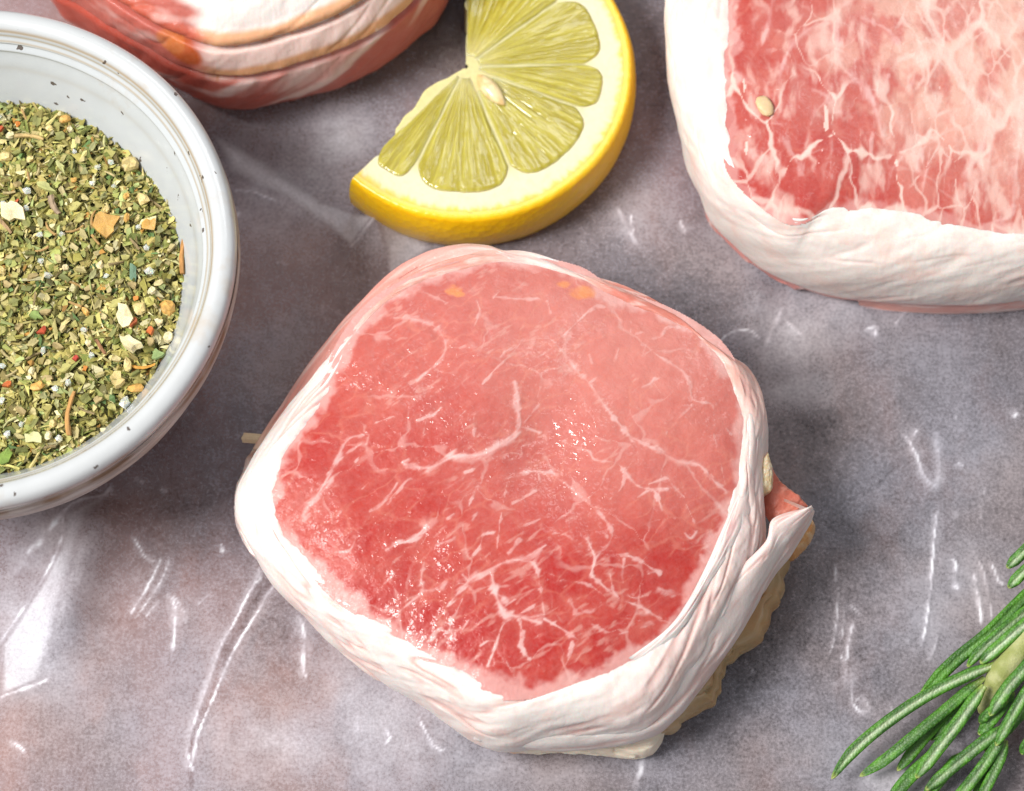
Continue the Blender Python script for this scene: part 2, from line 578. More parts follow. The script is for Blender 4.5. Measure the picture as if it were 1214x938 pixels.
def lean_part(parent, c, rin, H, st, veins, vein_z, colour, relief, grain=35, wet=None, name='lean_meat'):
    n = len(rin)
    rmax = rin.max() * 1.05
    xs = np.arange(c[0] - rmax, c[0] + rmax, st)
    ys = np.arange(c[1] - rmax, c[1] + rmax, st)
    lo, hi = at([(-40, 980), (1260, -60)], 0)
    xs = xs[(xs > lo[0] - .01) & (xs < hi[0] + .035)]
    ys = ys[(ys > lo[1] - .01) & (ys < hi[1] + .05)]
    X, Y = np.meshgrid(xs, ys, indexing='ij')
    TH = np.arctan2(Y - c[1], X - c[0])
    RR = np.hypot(X - c[0], Y - c[1])
    ri = np.interp(TH, np.linspace(-math.pi, math.pi, n, endpoint=False), rin, period=2 * math.pi)
    T = RR / ri
    fat = np.zeros_like(X)
    halo = np.zeros_like(X)
    for k, (P, w, s_) in enumerate(veins):
        L = dense(at(P, vein_z), 5)
        w = w * PX * .5
        D, tt = near_line(X, Y, L, max(w * 7, .0015))
        m = np.isfinite(D)
        x, y, d = X[m], Y[m], D[m]
        ga = R_(grain)
        gu, gv = x * math.cos(ga) + y * math.sin(ga), -x * math.sin(ga) + y * math.cos(ga)
        feather = (fbm(gu * 330, gv * 1500, k, 3) - .5) * (w * 3.2 + .0003) * sstep(0, w * 1.2, d)
        taper = (.35 + 1.1 * fbm(x * 330, y * 330, k + 5, 2)) * 1.0 + .0 * .75 * np.sin(np.pi * np.clip(tt[m] * .8 + .12, 0, 1)) * (.5 + fbm(x * 500, y * 500, k, 2))
        wob = d + (fbm(x * 600, y * 600, k + 2, 3) - .5) * (w * 1.6 + .0003) + feather
        f = 1 - sstep(-.7, 1.75, wob / (w * (.52 + .62 * s_ ** 2) * taper))
        fat[m] = np.maximum(fat[m], f * s_)
        halo[m] = np.maximum(halo[m], s_ * np.exp(-np.maximum(wob, 0) / (w * 1.5 + .0004)))
    Z = relief(X, Y, T, TH) + fat * .00006
    Cc = colour(X, Y, T, TH, fat, halo)
    ok = T < 1.05
    idx = -np.ones(X.shape, int)
    F = grid_faces(len(xs), len(ys))
    F = F[ok.ravel()[F].all(1)]
    use = np.unique(F)
    rm = -np.ones(X.size, int)
    rm[use] = np.arange(len(use))
    V = np.stack([X, Y, Z], -1).reshape(-1, 3)[use]
    return mesh_np(name, V, rm[F], M_LEAN, parent, {'col': Cc.reshape(-1, 3)[use], 'wet': (wet(X, Y) if wet else X * 0).ravel()[use]})


def ring_part(name, parent, c, th, I, Iz, Ro, Zs, Rb, colour, lump=.0006, groove=.0004, ns=90, seed=0, mat=None, closed=True, sq=.75, zb=-.0004, edge_lift=.0006, disp=None):
    """a band of fat or bacon round the chop: inner edge (I, Iz) -> bulge (Ro, Zs) -> foot (Rb)"""
    n = len(th)
    s = np.linspace(0, 1, ns)
    ph = np.clip(s / .62, 0, 1) * math.pi / 2
    p2 = np.clip((s - .62) / .38, 0, 1) * math.pi / 2
    r = np.where(s[None] <= .62, I[:, None] + (Ro - I)[:, None] * np.sin(ph)[None] ** 1.0, Rb[:, None] + (Ro - Rb)[:, None] * np.cos(p2)[None] ** .8)
    z = np.where(s[None] <= .62, Zs[:, None] + (Iz - Zs)[:, None] * np.cos(ph)[None] ** sq, zb + (Zs - zb)[:, None] * (1 - np.sin(p2)[None]))
    TH = np.broadcast_to(th[:, None], r.shape)
    SS = np.broadcast_to(s[None], r.shape)
    # noise on a circle, so that the band closes
    cx, cy = np.cos(TH), np.sin(TH)
    arc = TH * np.mean(Ro)
    n1 = fbm(cx * 6 + SS * 5 + 50, cy * 6 - SS * 4 + 50, seed, 3) - .5
    n2 = fbm(cx * 4 + SS * 9 + 90, cy * 4 + SS * 5 + 90, seed + 1, 3) - .5
    n3 = fbm(cx * 60 + 90, cy * 60 + SS * 18, seed + 2, 3) - .5
    gl = np.abs(fbm(cx * 3.5 + 20 + SS * 6, cy * 3.5 + 20 + SS * 4, seed + 3, 2) - .5) * 2
    gr = -np.exp(-(gl / .09) ** 2) * sstep(.35, .6, fbm(cx * 5 + 70, cy * 5 + SS * 3 + 70, seed + 2, 2))
    fade = sstep(0, .08, SS) * (1 - sstep(.9, 1, SS))
    dd = (lump * n1 * 1.3 + lump * n2 * .45 + lump * .10 * n3 + groove * gr) * fade
    if disp is not None:
        dd = dd + disp(TH, SS)
    slope = np.clip(SS / .62, 0, 1)
    r = r + dd * np.sin(slope * math.pi / 2) + (fbm(cx * 40 + 60, cy * 40 + 60, seed + 4, 4) - .5)[:, :1] * .0014 * (1 - sstep(0, .10, SS))
    z = z + dd * np.cos(slope * math.pi / 2) * (SS < .8) + edge_lift * np.sin(np.pi * np.clip(SS / .35, 0, 1))
    V = np.stack([c[0] + r * np.cos(TH), c[1] + r * np.sin(TH), np.maximum(z, zb)], -1).reshape(-1, 3)
    Cc = colour(TH, SS, n1, n2, n3, gr)
    return mesh_np(name, V, grid_faces(n, ns, closed), mat or M_FAT, parent, {'col': np.clip(Cc, 0, 1).reshape(-1, 3)})


def strip_part(name, parent, A, za, B, zb_, colour, n=420, ns=44, bulge=.0012, drop=.007, tuck=.002, seed=0, mat=None, groove=.0004, taper=(0.02, .02), lump=1.0):
    """a thick strip between two photo lines A (upper edge) and B (outer edge), rolled over its outer edge"""
    def res(P, z):
        W = dense(np.c_[at(P, z)], 10)
        d = np.r_[0, np.cumsum(np.linalg.norm(np.diff(W, axis=0), axis=1))]
        return np.stack([np.interp(np.linspace(0, d[-1], n), d, W[:, k]) for k in range(3)], -1)
    a, b = res(A, za), res(B, zb_)
    u = np.linspace(0, 1, n)
    s = np.linspace(0, 1, ns)
    out = b - a
    out[:, 2] = 0
    out /= np.linalg.norm(out, axis=1)[:, None] + 1e-9
    end = (np.minimum(1, (u / taper[0])) * np.minimum(1, (1 - u) / taper[1])) ** .5
    V = np.zeros((n, ns, 3))
    U, SS = np.meshgrid(u, s, indexing='ij')
    n1 = fbm(U * 9, SS * 3, seed, 3) - .5
    n2 = fbm(U * 4, SS * 9 + U * 3, seed + 1, 4) - .5
    gl = np.abs(fbm(U * 3.5, SS * 6, seed + 2, 3) - .5) * 2
    gr = -np.exp(-(gl / .08) ** 2)
    for j, q in enumerate(s):
        if q < .6:
            f = q / .6
            p = a + (b - a) * f
            hz = bulge * math.sin(math.pi * min(1, f * .8 + .1)) + (-.0012 * (1 - f) ** 6)
            V[:, j] = p + np.array([0, 0, 1]) * (hz * end)[:, None]
        else:
            f = (q - .6) / .4 * math.pi / 2
            V[:, j] = b + np.array([0, 0, -1]) * (drop * math.sin(f) * end)[:, None] + out * (-tuck * (1 - math.cos(f)) + .0009 * math.sin(f * 2) * end)[:, None]
    dd = lump * (.0008 * n1 + .0002 * n2 + groove * .8 * gr)
    V[:, :, 2] += dd * (SS < .75) * end[:, None]
    V[:, :, :2] += (dd * (SS > .4))[..., None] * out[:, None, :2]
    return mesh_np(name, V.reshape(-1, 3), grid_faces(n, ns), mat or M_FAT, parent, {'col': np.clip(colour(U, SS, n1, n2, gr), 0, 1).reshape(-1, 3)})


WHITE = np.array([.80, .735, .69])
CREAM = np.array([.80, .70, .56])
PINKW = np.array([.88, .715, .665])
PINK = np.array([.74, .40, .34])
RED = np.array([.39, .012, .009])
ROSE = np.array([.48, .068, .048])
TAN = np.array([.70, .45, .24])
ORNG = np.array([.75, .28, .08])

Z1 = (270, 270, 2.843)
Z2 = (600, 270, 2.842)
Z3 = (260, 570, 2.842)
Z4 = (600, 570, 2.758)
ZR = (770, 0, 2.468)


def vl(z, rows):
    return [(zz(p, *z), w / z[2], s) for p, w, s in rows]


VEINS = vl(Z1, [
    ([(595, 800), (680, 815), (760, 780), (860, 770), (920, 735), (960, 705), (985, 670), (978, 620), (970, 560)], 17, .95),
    ([(985, 675), (1020, 682), (1050, 690)], 10, .7), ([(590, 795), (610, 785)], 8, .7),
    ([(600, 300), (690, 330), (725, 370), (735, 410), (715, 450), (640, 520)], 14, .75), ([(735, 410), (800, 410)], 8, .6), ([(640, 300), (560, 300)], 12, .5),
    ([(840, 250), (850, 290), (830, 340)], 9, .65), ([(895, 240), (915, 215)], 9, .7), ([(900, 235), (960, 240), (1050, 240)], 10, .7),
    ([(280, 930), (320, 870), (350, 820), (400, 720), (450, 700)], 16, .7), ([(640, 655), (690, 640), (720, 615)], 9, .75),
    ([(832, 715), (830, 650)], 5, .5), ([(740, 690), (800, 630)], 6, .6), ([(660, 700), (670, 650)], 7, .5), ([(400, 760), (450, 730)], 8, .5),
    ([(500, 660), (560, 640)], 8, .5), ([(860, 540), (900, 490), (960, 430), (990, 390)], 7, .6), ([(430, 790), (470, 750)], 6, .5),
    ([(540, 930), (600, 860), (620, 850)], 6, .5), ([(800, 830), (830, 820)], 7, .6), ([(640, 440), (670, 430)], 8, .6), ([(920, 445), (935, 425)], 8, .7),
    ([(660, 560), (690, 545)], 7, .6), ([(560, 590), (600, 560)], 5, .5), ([(1000, 660), (1050, 600)], 5, .4), ([(870, 420), (920, 400)], 5, .4), ([(640, 200), (740, 255)], 10, .5),
]) + vl(Z2, [
    ([(215, 450), (240, 490), (280, 530), (340, 620), (400, 690), (430, 720), (520, 760), (580, 790), (650, 800), (700, 850), (740, 880)], 13, .85),
    ([(420, 715), (480, 735)], 14, .8), ([(280, 530), (320, 500)], 5, .6), ([(270, 630), (262, 580)], 6, .5), ([(215, 450), (180, 410), (140, 380), (60, 390), (0, 430)], 7, .55),
    ([(190, 370), (250, 310), (300, 260), (330, 265)], 8, .7), ([(150, 290), (140, 250)], 6, .5), ([(250, 310), (200, 240)], 4, .4),
    ([(460, 430), (480, 380), (520, 365), (545, 335), (580, 325)], 10, .75), ([(460, 390), (510, 430), (560, 460), (600, 490), (620, 530), (630, 580), (690, 590)], 9, .7),
    ([(360, 460), (380, 410)], 7, .6), ([(420, 350), (420, 310)], 7, .6), ([(345, 375), (365, 385)], 9, .7), ([(290, 460), (280, 430)], 6, .5), ([(440, 355), (460, 350)], 6, .5),
    ([(500, 510), (485, 530), (460, 540)], 12, .75), ([(495, 525), (520, 560)], 5, .5), ([(690, 590), (720, 640), (760, 690)], 4, .4), ([(630, 600), (560, 660), (520, 660)], 6, .4),
    ([(200, 725), (240, 745), (280, 760), (300, 790), (370, 800), (400, 830), (450, 880), (540, 885)], 10, .75), ([(400, 830), (390, 880), (350, 920)], 6, .6), ([(450, 760), (420, 800), (400, 830)], 4, .5),
    ([(0, 850), (60, 830), (100, 820), (170, 830)], 10, .75), ([(130, 830), (180, 850), (230, 890)], 8, .6), ([(110, 830), (112, 850)], 8, .7), ([(20, 930), (100, 890)], 8, .6),
    ([(35, 690), (42, 640), (40, 590), (30, 530)], 12, .8), ([(105, 575), (115, 545)], 14, .9), ([(480, 870), (540, 850), (560, 870), (600, 910)], 9, .65), ([(545, 640), (540, 700)], 4, .35),
    ([(700, 690), (740, 860)], 4, .35), ([(430, 600), (470, 650)], 4, .35), ([(130, 400), (90, 440)], 4, .4), ([(200, 730), (190, 780)], 5, .5), ([(600, 430), (620, 435)], 7, .6),
]) + vl(Z3, [
    ([(775, 415), (840, 340), (900, 310), (960, 280), (1040, 265), (1080, 240)], 16, .85), ([(820, 320), (840, 340)], 12, .8),
    ([(560, 470), (640, 410), (685, 370), (680, 330), (690, 275)], 12, .85), ([(685, 370), (740, 365), (760, 340)], 12, .55),
    ([(560, 235), (600, 215), (650, 200), (700, 155)], 12, .8), ([(640, 200), (665, 185)], 14, .8), ([(710, 530), (740, 500), (770, 505), (780, 480)], 14, .75), ([(780, 480), (800, 440), (820, 400)], 7, .5),
    ([(920, 320), (930, 380), (960, 450), (1000, 460), (1080, 480)], 18, .9), ([(970, 470), (950, 500), (930, 560), (905, 620)], 9, .8), ([(1010, 470), (1025, 530), (1015, 560), (1045, 600)], 8, .7),
    ([(930, 540), (905, 540), (880, 555)], 8, .7), ([(1000, 455), (1060, 430)], 8, .6), ([(930, 380), (960, 400)], 20, .7), ([(860, 250), (880, 220), (890, 190), (920, 180)], 9, .7),
    ([(935, 235), (950, 120), (970, 10)], 4, .45), ([(770, 540), (770, 620)], 4, .4), ([(390, 235), (440, 230), (460, 190)], 12, .6), ([(410, 240), (450, 280)], 14, .45), ([(510, 100), (540, 85), (580, 40), (600, 10)], 8, .65),
    ([(840, 90), (870, 20)], 7, .6), ([(1020, 160), (1070, 140)], 6, .5), ([(280, 110), (300, 80), (340, 40), (380, 0)], 24, .7), ([(530, 375), (580, 320)], 7, .6), ([(575, 330), (585, 310)], 9, .7),
    ([(770, 130), (790, 115)], 8, .6), ([(730, 220), (790, 200)], 10, .45), ([(820, 500), (840, 470)], 8, .55), ([(530, 470), (570, 460)], 12, .6), ([(700, 580), (760, 620)], 14, .4), ([(975, 250), (1010, 205)], 8, .5),
    ([(960, 590), (985, 640)], 5, .4), ([(850, 140), (870, 110)], 8, .5), ([(480, 30), (500, 10)], 6, .4), ([(395, 120), (410, 105)], 8, .5),
]) + vl(Z4, [
    ([(0, 265), (70, 265), (100, 290), (110, 350), (125, 440)], 9, .75), ([(125, 455), (190, 490), (235, 520)], 13, .75), ([(125, 440), (60, 450), (0, 440)], 13, .8),
    ([(95, 270), (105, 235), (130, 215)], 12, .6), ([(265, 200), (290, 260), (280, 310), (310, 340), (370, 385), (440, 410), (510, 445)], 10, .75), ([(265, 195), (275, 225)], 10, .85),
    ([(290, 260), (345, 190), (320, 130), (260, 70), (200, 20)], 7, .6), ([(180, 330), (260, 340), (310, 370), (350, 410)], 6, .5), ([(340, 310), (350, 360), (370, 385)], 5, .5),
    ([(370, 245), (400, 250), (440, 265), (480, 290), (500, 300)], 9, .6), ([(385, 260), (380, 320), (400, 375), (440, 380)], 7, .6), ([(470, 300), (510, 295)], 11, .7), ([(585, 170), (605, 185), (625, 160)], 14, .7),
    ([(500, 350), (540, 360), (575, 365)], 18, .45), ([(430, 60), (480, 35), (510, 100)], 10, .7), ([(150, 175), (200, 185), (270, 230)], 6, .5), ([(60, 155), (110, 130)], 5, .5), ([(440, 150), (500, 130)], 5, .45),
    ([(220, 440), (250, 432), (280, 430), (310, 400)], 10, .45), ([(215, 530), (205, 580), (180, 620)], 7, .65), ([(50, 460), (48, 520), (60, 560), (75, 580)], 9, .75), ([(0, 410), (30, 390)], 8, .5),
    ([(640, 240), (650, 260)], 14, .5), ([(0, 590), (30, 640)], 5, .4), ([(280, 470), (350, 500), (400, 490)], 8, .35), ([(200, 370), (230, 440)], 10, .4), ([(590, 80), (620, 140)], 4, .4), ([(440, 470), (480, 460)], 12, .5),
    ([(300, 150), (330, 190)], 6, .5), ([(120, 300), (170, 320)], 4, .35),
])
VEINS_R = vl(ZR, [
    ([(380, 230), (390, 190), (420, 130), (490, 80), (550, 80)], 20, .9), ([(545, 80), (555, 190), (600, 240), (640, 280), (660, 330), (680, 400)], 22, .9), ([(550, 80), (560, 30), (610, 0)], 22, .85),
    ([(600, 250), (600, 180)], 12, .7), ([(640, 270), (690, 270), (695, 230)], 14, .75), ([(330, 130), (350, 60), (360, 0)], 14, .7), ([(470, 370), (490, 330), (520, 295), (480, 270)], 18, .65),
    ([(620, 60), (700, 100), (730, 160)], 14, .6), ([(740, 60), (800, 130), (860, 170), (900, 250)], 20, .6), ([(780, 500), (790, 450), (810, 430), (870, 390), (930, 380), (980, 330), (1010, 290), (1060, 300)], 18, .85),
    ([(920, 510), (960, 460), (990, 370), (1000, 320)], 18, .8), ([(905, 455), (890, 405)], 12, .7), ([(1085, 300), (1085, 400), (1070, 500), (1060, 620), (1020, 640)], 18, .75),
    ([(820, 390), (830, 300), (800, 200)], 14, .5), ([(820, 230), (850, 180), (920, 160), (980, 190), (1030, 250), (1090, 260)], 22, .6), ([(1000, 30), (1050, 60), (1090, 120)], 22, .5), ([(880, 30), (900, 100), (950, 140)], 20, .5),
    ([(530, 400), (530, 520)], 8, .5), ([(590, 420), (585, 520)], 8, .5), ([(640, 490), (650, 400)], 8, .6), ([(700, 550), (710, 500), (740, 460)], 10, .6), ([(925, 540), (925, 620)], 8, .55), ([(820, 440), (800, 560)], 9, .5),
    ([(1000, 400), (980, 560)], 6, .4), ([(870, 450), (860, 560)], 6, .4), ([(760, 270), (780, 210)], 16, .5), ([(390, 400), (430, 470), (450, 510)], 18, .6), ([(300, 440), (330, 460)], 26, .6), ([(250, 200), (300, 240)], 16, .5),
    ([(280, 180), (290, 300)], 8, .4), ([(430, 230), (440, 300)], 6, .4), ([(410, 430), (390, 370), (350, 360)], 12, .5), ([(520, 520), (540, 480)], 8, .4), ([(940, 230), (930, 300)], 14, .5), ([(1020, 130), (1010, 180)], 16, .5),
    ([(650, 170), (640, 120)], 10, .4), ([(700, 210), (760, 200)], 10, .4), ([(800, 60), (830, 20)], 14, .4), ([(1110, 540), (1130, 600)], 10, .4), ([(1150, 100), (1180, 300), (1160, 480)], 18, .6),
])

LUX = {}


def lean_colour(fibre_deg, red_bias, pale_fn=None, edge=.93):
    fa = R_(fibre_deg)

    def f(X, Y, T, TH, fat, halo):
        u = X * math.cos(fa) + Y * math.sin(fa)
        v = -X * math.sin(fa) + Y * math.cos(fa)
        wv = v + .0012 * fbm(X * 150, Y * 150, 4, 2)
        fib = .6 * fbm(u * 200, wv * 1500, 1, 4) + .4 * fbm(u * 420, wv * 3000, 4, 2)
        fib2 = fbm(u * 90, wv * 520, 6, 3)
        big = fbm(X * 70, Y * 70, 2, 4)
        mid = fbm(X * 330, Y * 330, 5, 4)
        k = np.clip(.5 + red_bias + (big - .5) * 1.5 + (mid - .5) * .8, 0, 1)
        pale = X * 0
        if pale_fn is not None:
            pf = pale_fn(X, Y)
            pale = np.clip(pf + (mid - .5) * .25, 0, 1)
            k = np.clip(k - pf * .6, 0, 1)
        wx, wy = X + .0036 * (fbm(X * 260, Y * 260, 3, 3) - .5), Y + .0036 * (fbm(X * 260, Y * 260, 6, 3) - .5)
        bu, bv = wx * math.cos(fa) + wy * math.sin(fa), -wx * math.sin(fa) + wy * math.cos(fa)
        d1, d2, idv = worley(bu * 150, bv * 330, 2)
        e1 = d2 - d1
        d3, d4, idw = worley(wx * 95, wy * 95, 4)
        e2 = d4 - d3
        k = np.clip(k + (idv - .5) * .22 + (idw - .5) * .25, 0, 1)
        C = mix(ROSE, RED, k)
        C = mix(C, [.60, .215, .175], pale)
        C = mix(C, [.62, .22, .155], (1 - sstep(.0, .16, e1)) * sstep(.42, .66, fbm(X * 180, Y * 180, 1, 3)) * (.28 + .2 * pale))
        tk = .012 + .07 * sstep(.35, .7, fbm(X * 420, Y * 420, 2, 2))
        C = mix(C, [.68, .38, .34], (1 - sstep(tk * .2, tk, e2)) * sstep(.42, .6, fbm(X * 140, Y * 140, 5, 3)) * .42)
        fw = sstep(.5, .74, fib) * .32 + sstep(.55, .75, fib2) * .22
        C = mix(C, [.58, .17, .12], np.clip(fw * (.65 - .45 * k), 0, 1))
        # thin flecks of fat along the grain
        fl = sstep(.60, .80, fbm(u * 420, wv * 1300, 3, 3)) * sstep(.5, .62, fbm(X * 120, Y * 120, 7, 2))
        C = mix(C, [.64, .32, .27], fl * .5)
        C = mix(C, [.60, .23, .175], np.clip(halo * .30, 0, 1))
        C = mix(C, [.78, .53, .50], np.clip(fat * (.55 + .6 * mid) * (1 - .4 * pale), 0, 1))
        e = sstep(edge, 1.0, T + (fbm(X * 380, Y * 380, 6, 4) - .5) * .12)
        C = mix(C, [.74, .45, .41], e * .6)
        return C
    return f


def make_main_chop():
    H = .0255
    root = thing('pork_chop', 'round raw pork chop in the middle with a white fat ring and raised bacon flap', 'pork chop',
                 tuple(at([(615, 600)], 0)[0]), 'raw bacon-wrapped pork chops')
    c = at([(612, 565)], H)[0][:2]
    lean = [(600, 307), (680, 322), (720, 345), (790, 372), (838, 402), (862, 432), (876, 470), (881, 510), (876, 560), (866, 592), (856, 622), (838, 665), (815, 710),
            (790, 742), (757, 772), (715, 798), (680, 806), (640, 813), (600, 816), (565, 803), (530, 783), (495, 763), (450, 733), (412, 708), (392, 690), (370, 662),
            (343, 637), (328, 605), (326, 572), (335, 540), (352, 512), (376, 480), (392, 455), (402, 425), (413, 402), (435, 372), (460, 352), (500, 332), (545, 318)]
    outer = [(560, 300), (600, 297), (640, 302), (700, 326), (760, 349), (812, 381), (852, 415), (887, 438), (905, 472), (911, 510), (903, 560), (908, 610), (905, 650), (885, 705),
             (850, 765), (820, 812), (790, 850), (755, 872), (700, 880), (640, 884), (598, 887), (560, 875), (500, 835), (440, 798), (400, 766), (370, 738), (332, 700),
             (302, 660), (283, 620), (281, 588), (296, 555), (318, 520), (346, 478), (378, 440), (412, 394), (450, 354), (500, 320)]
    n = 1400
    th = np.linspace(-math.pi, math.pi, n, endpoint=False)
    rin = polar(c, dense(at(lean, H - .0012)[:, :2], 12, True), n)[1]
    zs_t = [(-90, .42 * H), (-40, .48 * H), (0, .66 * H), (45, .84 * H), (90, .92 * H), (135, .86 * H), (180, .62 * H), (-140, .48 * H)]
    zf = lambda a: by_angle(a, zs_t)
    ro = outline(outer, c, zf, n)
    ro = np.maximum(ro, rin * 1.012)
    dim = at([(645, 525)], H)[0]
    dim2 = at([(600, 470)], H)[0]
    upl = at([(480, 420)], H)[0]

    def relief(X, Y, T, TH):
        z = H - .0022 * np.clip(T, 0, 1.1) ** 3.5
        z = z + .0016 * (fbm(X * 55, Y * 55, 1, 3) - .5) +   .00018 * (fbm(X * 420, Y * 420, 3, 3) - .5)
        q = ((X - dim[0]) / .006) ** 2 + ((Y - dim[1]) / .011) ** 2
        z = z - .0016 * np.exp(-q)
        z = z + .0006 * np.exp(-((X - dim2[0]) ** 2 + (Y - dim2[1]) ** 2) / .012 ** 2)
        fa = R_(35)
        u, v = X * math.cos(fa) + Y * math.sin(fa), -X * math.sin(fa) + Y * math.cos(fa)
        left = sstep(.004, -.02, X - dim[0])
        z = z + left * .00016 * (fbm(u * 160, v * 900, 2, 3) - .5)
        ul = np.exp(-((X - upl[0]) ** 2 + (Y - upl[1]) ** 2) / .016 ** 2)
        z = z + ul * .0003 * (fbm(X * 500, Y * 700, 5, 3) - .5)
        return z

    pc = at([(760, 450)], H)[0]
    pl = at([(400, 600)], H)[0]
    lc0 = lean_colour(35, .10, lambda X, Y: .6 * np.exp(-((X - pc[0]) ** 2 + (Y - pc[1]) ** 2) / .03 ** 2) + .35 * sstep(-.005, .03, Y - dim[1]) - .40 * sstep(-.005, -.025, Y - dim[1]) + .25 * np.exp(-((X - pl[0] + .006) ** 2 + (Y - pl[1]) ** 2) / .006 ** 2), .95)  # sheen from the back painted in: upper half paler, lower half redder
    og = [(690, 343, 16, 9), (668, 333, 8, 5), (538, 340, 10, 7), (545, 347, 7, 4)]

    def lc(X, Y, T, TH, fat, halo):
        C = lc0(X, Y, T, TH, fat, halo)
        mo = fbm(X * 700, Y * 700, 6, 4)
        for px, py, rx, ry in og:
            o = at([(px, py)], H)[0]
            q = ((X - o[0]) / (rx * PX)) ** 2 + ((Y - o[1]) / (ry * PX)) ** 2 + (fbm(X * 900, Y * 900, 2, 2) - .5)
            C = mix(C, ORNG, (1 - sstep(.0, 1.4, q + (mo - .5) * 1.6)) * .7)
        return C
    lean_part(root, c, rin, H, .00016, VEINS, H - .0008, lc, relief, 35,
              lambda X, Y: np.clip(1.0 * np.exp(-(((X - dim[0]) / .006) ** 2 + ((Y - dim[1]) / .010) ** 2)) + .5 * np.exp(-((X - upl[0]) ** 2 + (Y - upl[1]) ** 2) / .012 ** 2)
                                   + .6 * sstep(.5, .66, fbm(X * 90, Y * 90, 4, 3)), 0, 1))

    cc = [(-178, WHITE), (-150, WHITE), (-100, WHITE), (-75, WHITE), (-55, PINKW * 1.03), (-25, PINKW), (5, PINKW * .98), (25, [.72, .44, .37]), (34, [.66, .30, .24]), (42, [.58, .18, .13]), (64, [.58, .19, .14]), (72, [.70, .42, .35]), (82, PINKW), (95, [.70, .40, .33]), (105, [.64, .28, .22]), (122, [.66, .30, .24]), (134, [.74, .46, .40]), (144, WHITE), (165, WHITE)]

    def rc(TH, SS, n1, n2, n3, gr):
        C = by_angle(TH, cc)
        C = mix(C, PINK, np.clip(sstep(.10, .0, SS + n1 * .10) * .5, 0, 1))
        C = mix(C, [.74, .42, .37], np.clip(-gr * .75 + sstep(.12, .3, n2) * .22, 0, 1))
        C = mix(C, CREAM, np.clip(sstep(.55, .95, SS) * .5, 0, 1))
        C = mix(C, [.80, .58, .52], sstep(.48, .72, fbm(np.cos(TH) * 11 + 30, np.sin(TH) * 11 + SS * 9 + 30, 3, 4)) * .65)
        return C
    z_edge = relief(c[0] + rin * .975 * np.cos(th), c[1] + rin * .975 * np.sin(th), np.full(n, .975), th)
    ring_part('fat_cap', root, c, th, rin * .975, z_edge - .0005, ro, zf(th), ro - zf(th) * .5 - .0008, rc, .0006, .00028, 120, 1)

    # outer strip of bacon fat, front right, ending in the raised flap
    def sc(U, SS, n1, n2, gr):
        C = np.broadcast_to(np.array([.80, .68, .64]), U.shape + (3,))
        C = mix(C, WHITE, sstep(.5, .2, U))
        C = mix(C, PINK, np.clip(-gr * .5 + sstep(.1, .0, SS) * .4 + sstep(.1, .3, n2) * .25, 0, 1))
        C = mix(C, [.62, .36, .26], sstep(.80, 1.0, SS) * .6)
        return C
    zl = lambda *a: np.array(a) * H
    strip_part('bacon_strip', root,
               [(575, 838), (640, 842), (694, 826), (755, 798), (800, 770), (832, 725), (856, 690), (876, 672), (908, 640), (918, 612), (962, 599)], zl(.80, .82, .82, .84, .84, .84, .84, .84, .86, .88, .80),
               [(560, 878), (640, 884), (700, 881), (770, 868), (803, 845), (828, 814), (861, 770), (890, 725), (920, 674), (941, 648), (966, 606)], zl(.46, .50, .50, .52, .54, .56, .58, .60, .64, .68, .72), sc, seed=3, drop=.009, tuck=.005, taper=(.25, .015), lump=.6)

    # inner strand of fat on the right edge
    def s2(U, SS, n1, n2, gr):
        C = np.broadcast_to(np.array([.80, .64, .59]), U.shape + (3,))
        C = mix(C, WHITE, sstep(.35, .75, U))
        return mix(C, [.66, .34, .33], np.clip(-gr * .6 + sstep(.1, .3, n2) * .3, 0, 1))
    strip_part('fat_strand', root,
               [(862, 432), (880, 478), (884, 520), (880, 560), (868, 594), (856, 626), (838, 668), (815, 712), (790, 745), (745, 780)], zl(.93, .93, .93, .93, .94, .95, .95, .95, .95, .94),
               [(884, 440), (903, 476), (908, 515), (904, 560), (899, 594), (888, 630), (868, 668), (845, 700), (812, 752), (770, 796)], zl(.84, .80, .78, .78, .80, .82, .84, .84, .84, .82), s2, seed=5, bulge=.0010, drop=.006, tuck=.001, taper=(.1, .2), lump=.6)

    # red meat in the fold behind the flap, and its pale tip
    def s3(U, SS, n1, n2, gr):
        C = np.broadcast_to(np.array([.52, .13, .08]), U.shape + (3,))
        C = mix(C, [.72, .48, .30], sstep(.3, .0, U) + sstep(.55, .7, SS) * .8)
        return mix(C, [.70, .30, .22], sstep(.0, .3, n1) * .5)
    strip_part('bacon_fold', root, [(903, 545), (900, 570), (903, 595), (915, 618), (935, 615)], zl(.72, .68, .66, .66, .64), [(910, 536), (918, 560), (932, 576), (948, 588), (958, 600)], zl(.70, .66, .62, .62, .62), s3, n=140, seed=2, bulge=.0006, drop=.006, tuck=.002, mat=M_LEAN, taper=(.1, .05), lump=.4)

    strip_part('bacon_rind', root, [(897, 590), (899, 566), (903, 546)], zl(.74, .76, .78), [(914, 582), (915, 558), (911, 537)], zl(.74, .76, .78),
               lambda U, SS, n1, n2, gr: mix(np.broadcast_to(np.array([.74, .55, .30]), U.shape + (3,)), CREAM, sstep(-.1, .2, n1) * .6), n=80, seed=3, bulge=.0008, drop=.006, tuck=.002, taper=(.2, .25), lump=.25)

    # tan rind with a scalloped edge low on the right and front
    def s4(U, SS, n1, n2, gr):
        C = np.broadcast_to(np.array([.50, .33, .16]), U.shape + (3,)) * .85
        C = mix(C, [.45, .24, .10], np.clip(sstep(-.05, .25, n1) * .7, 0, 1))
        return mix(C, [.60, .46, .30], np.clip(sstep(.05, .3, n2) * .8 + sstep(.3, .0, U) * .5, 0, 1))
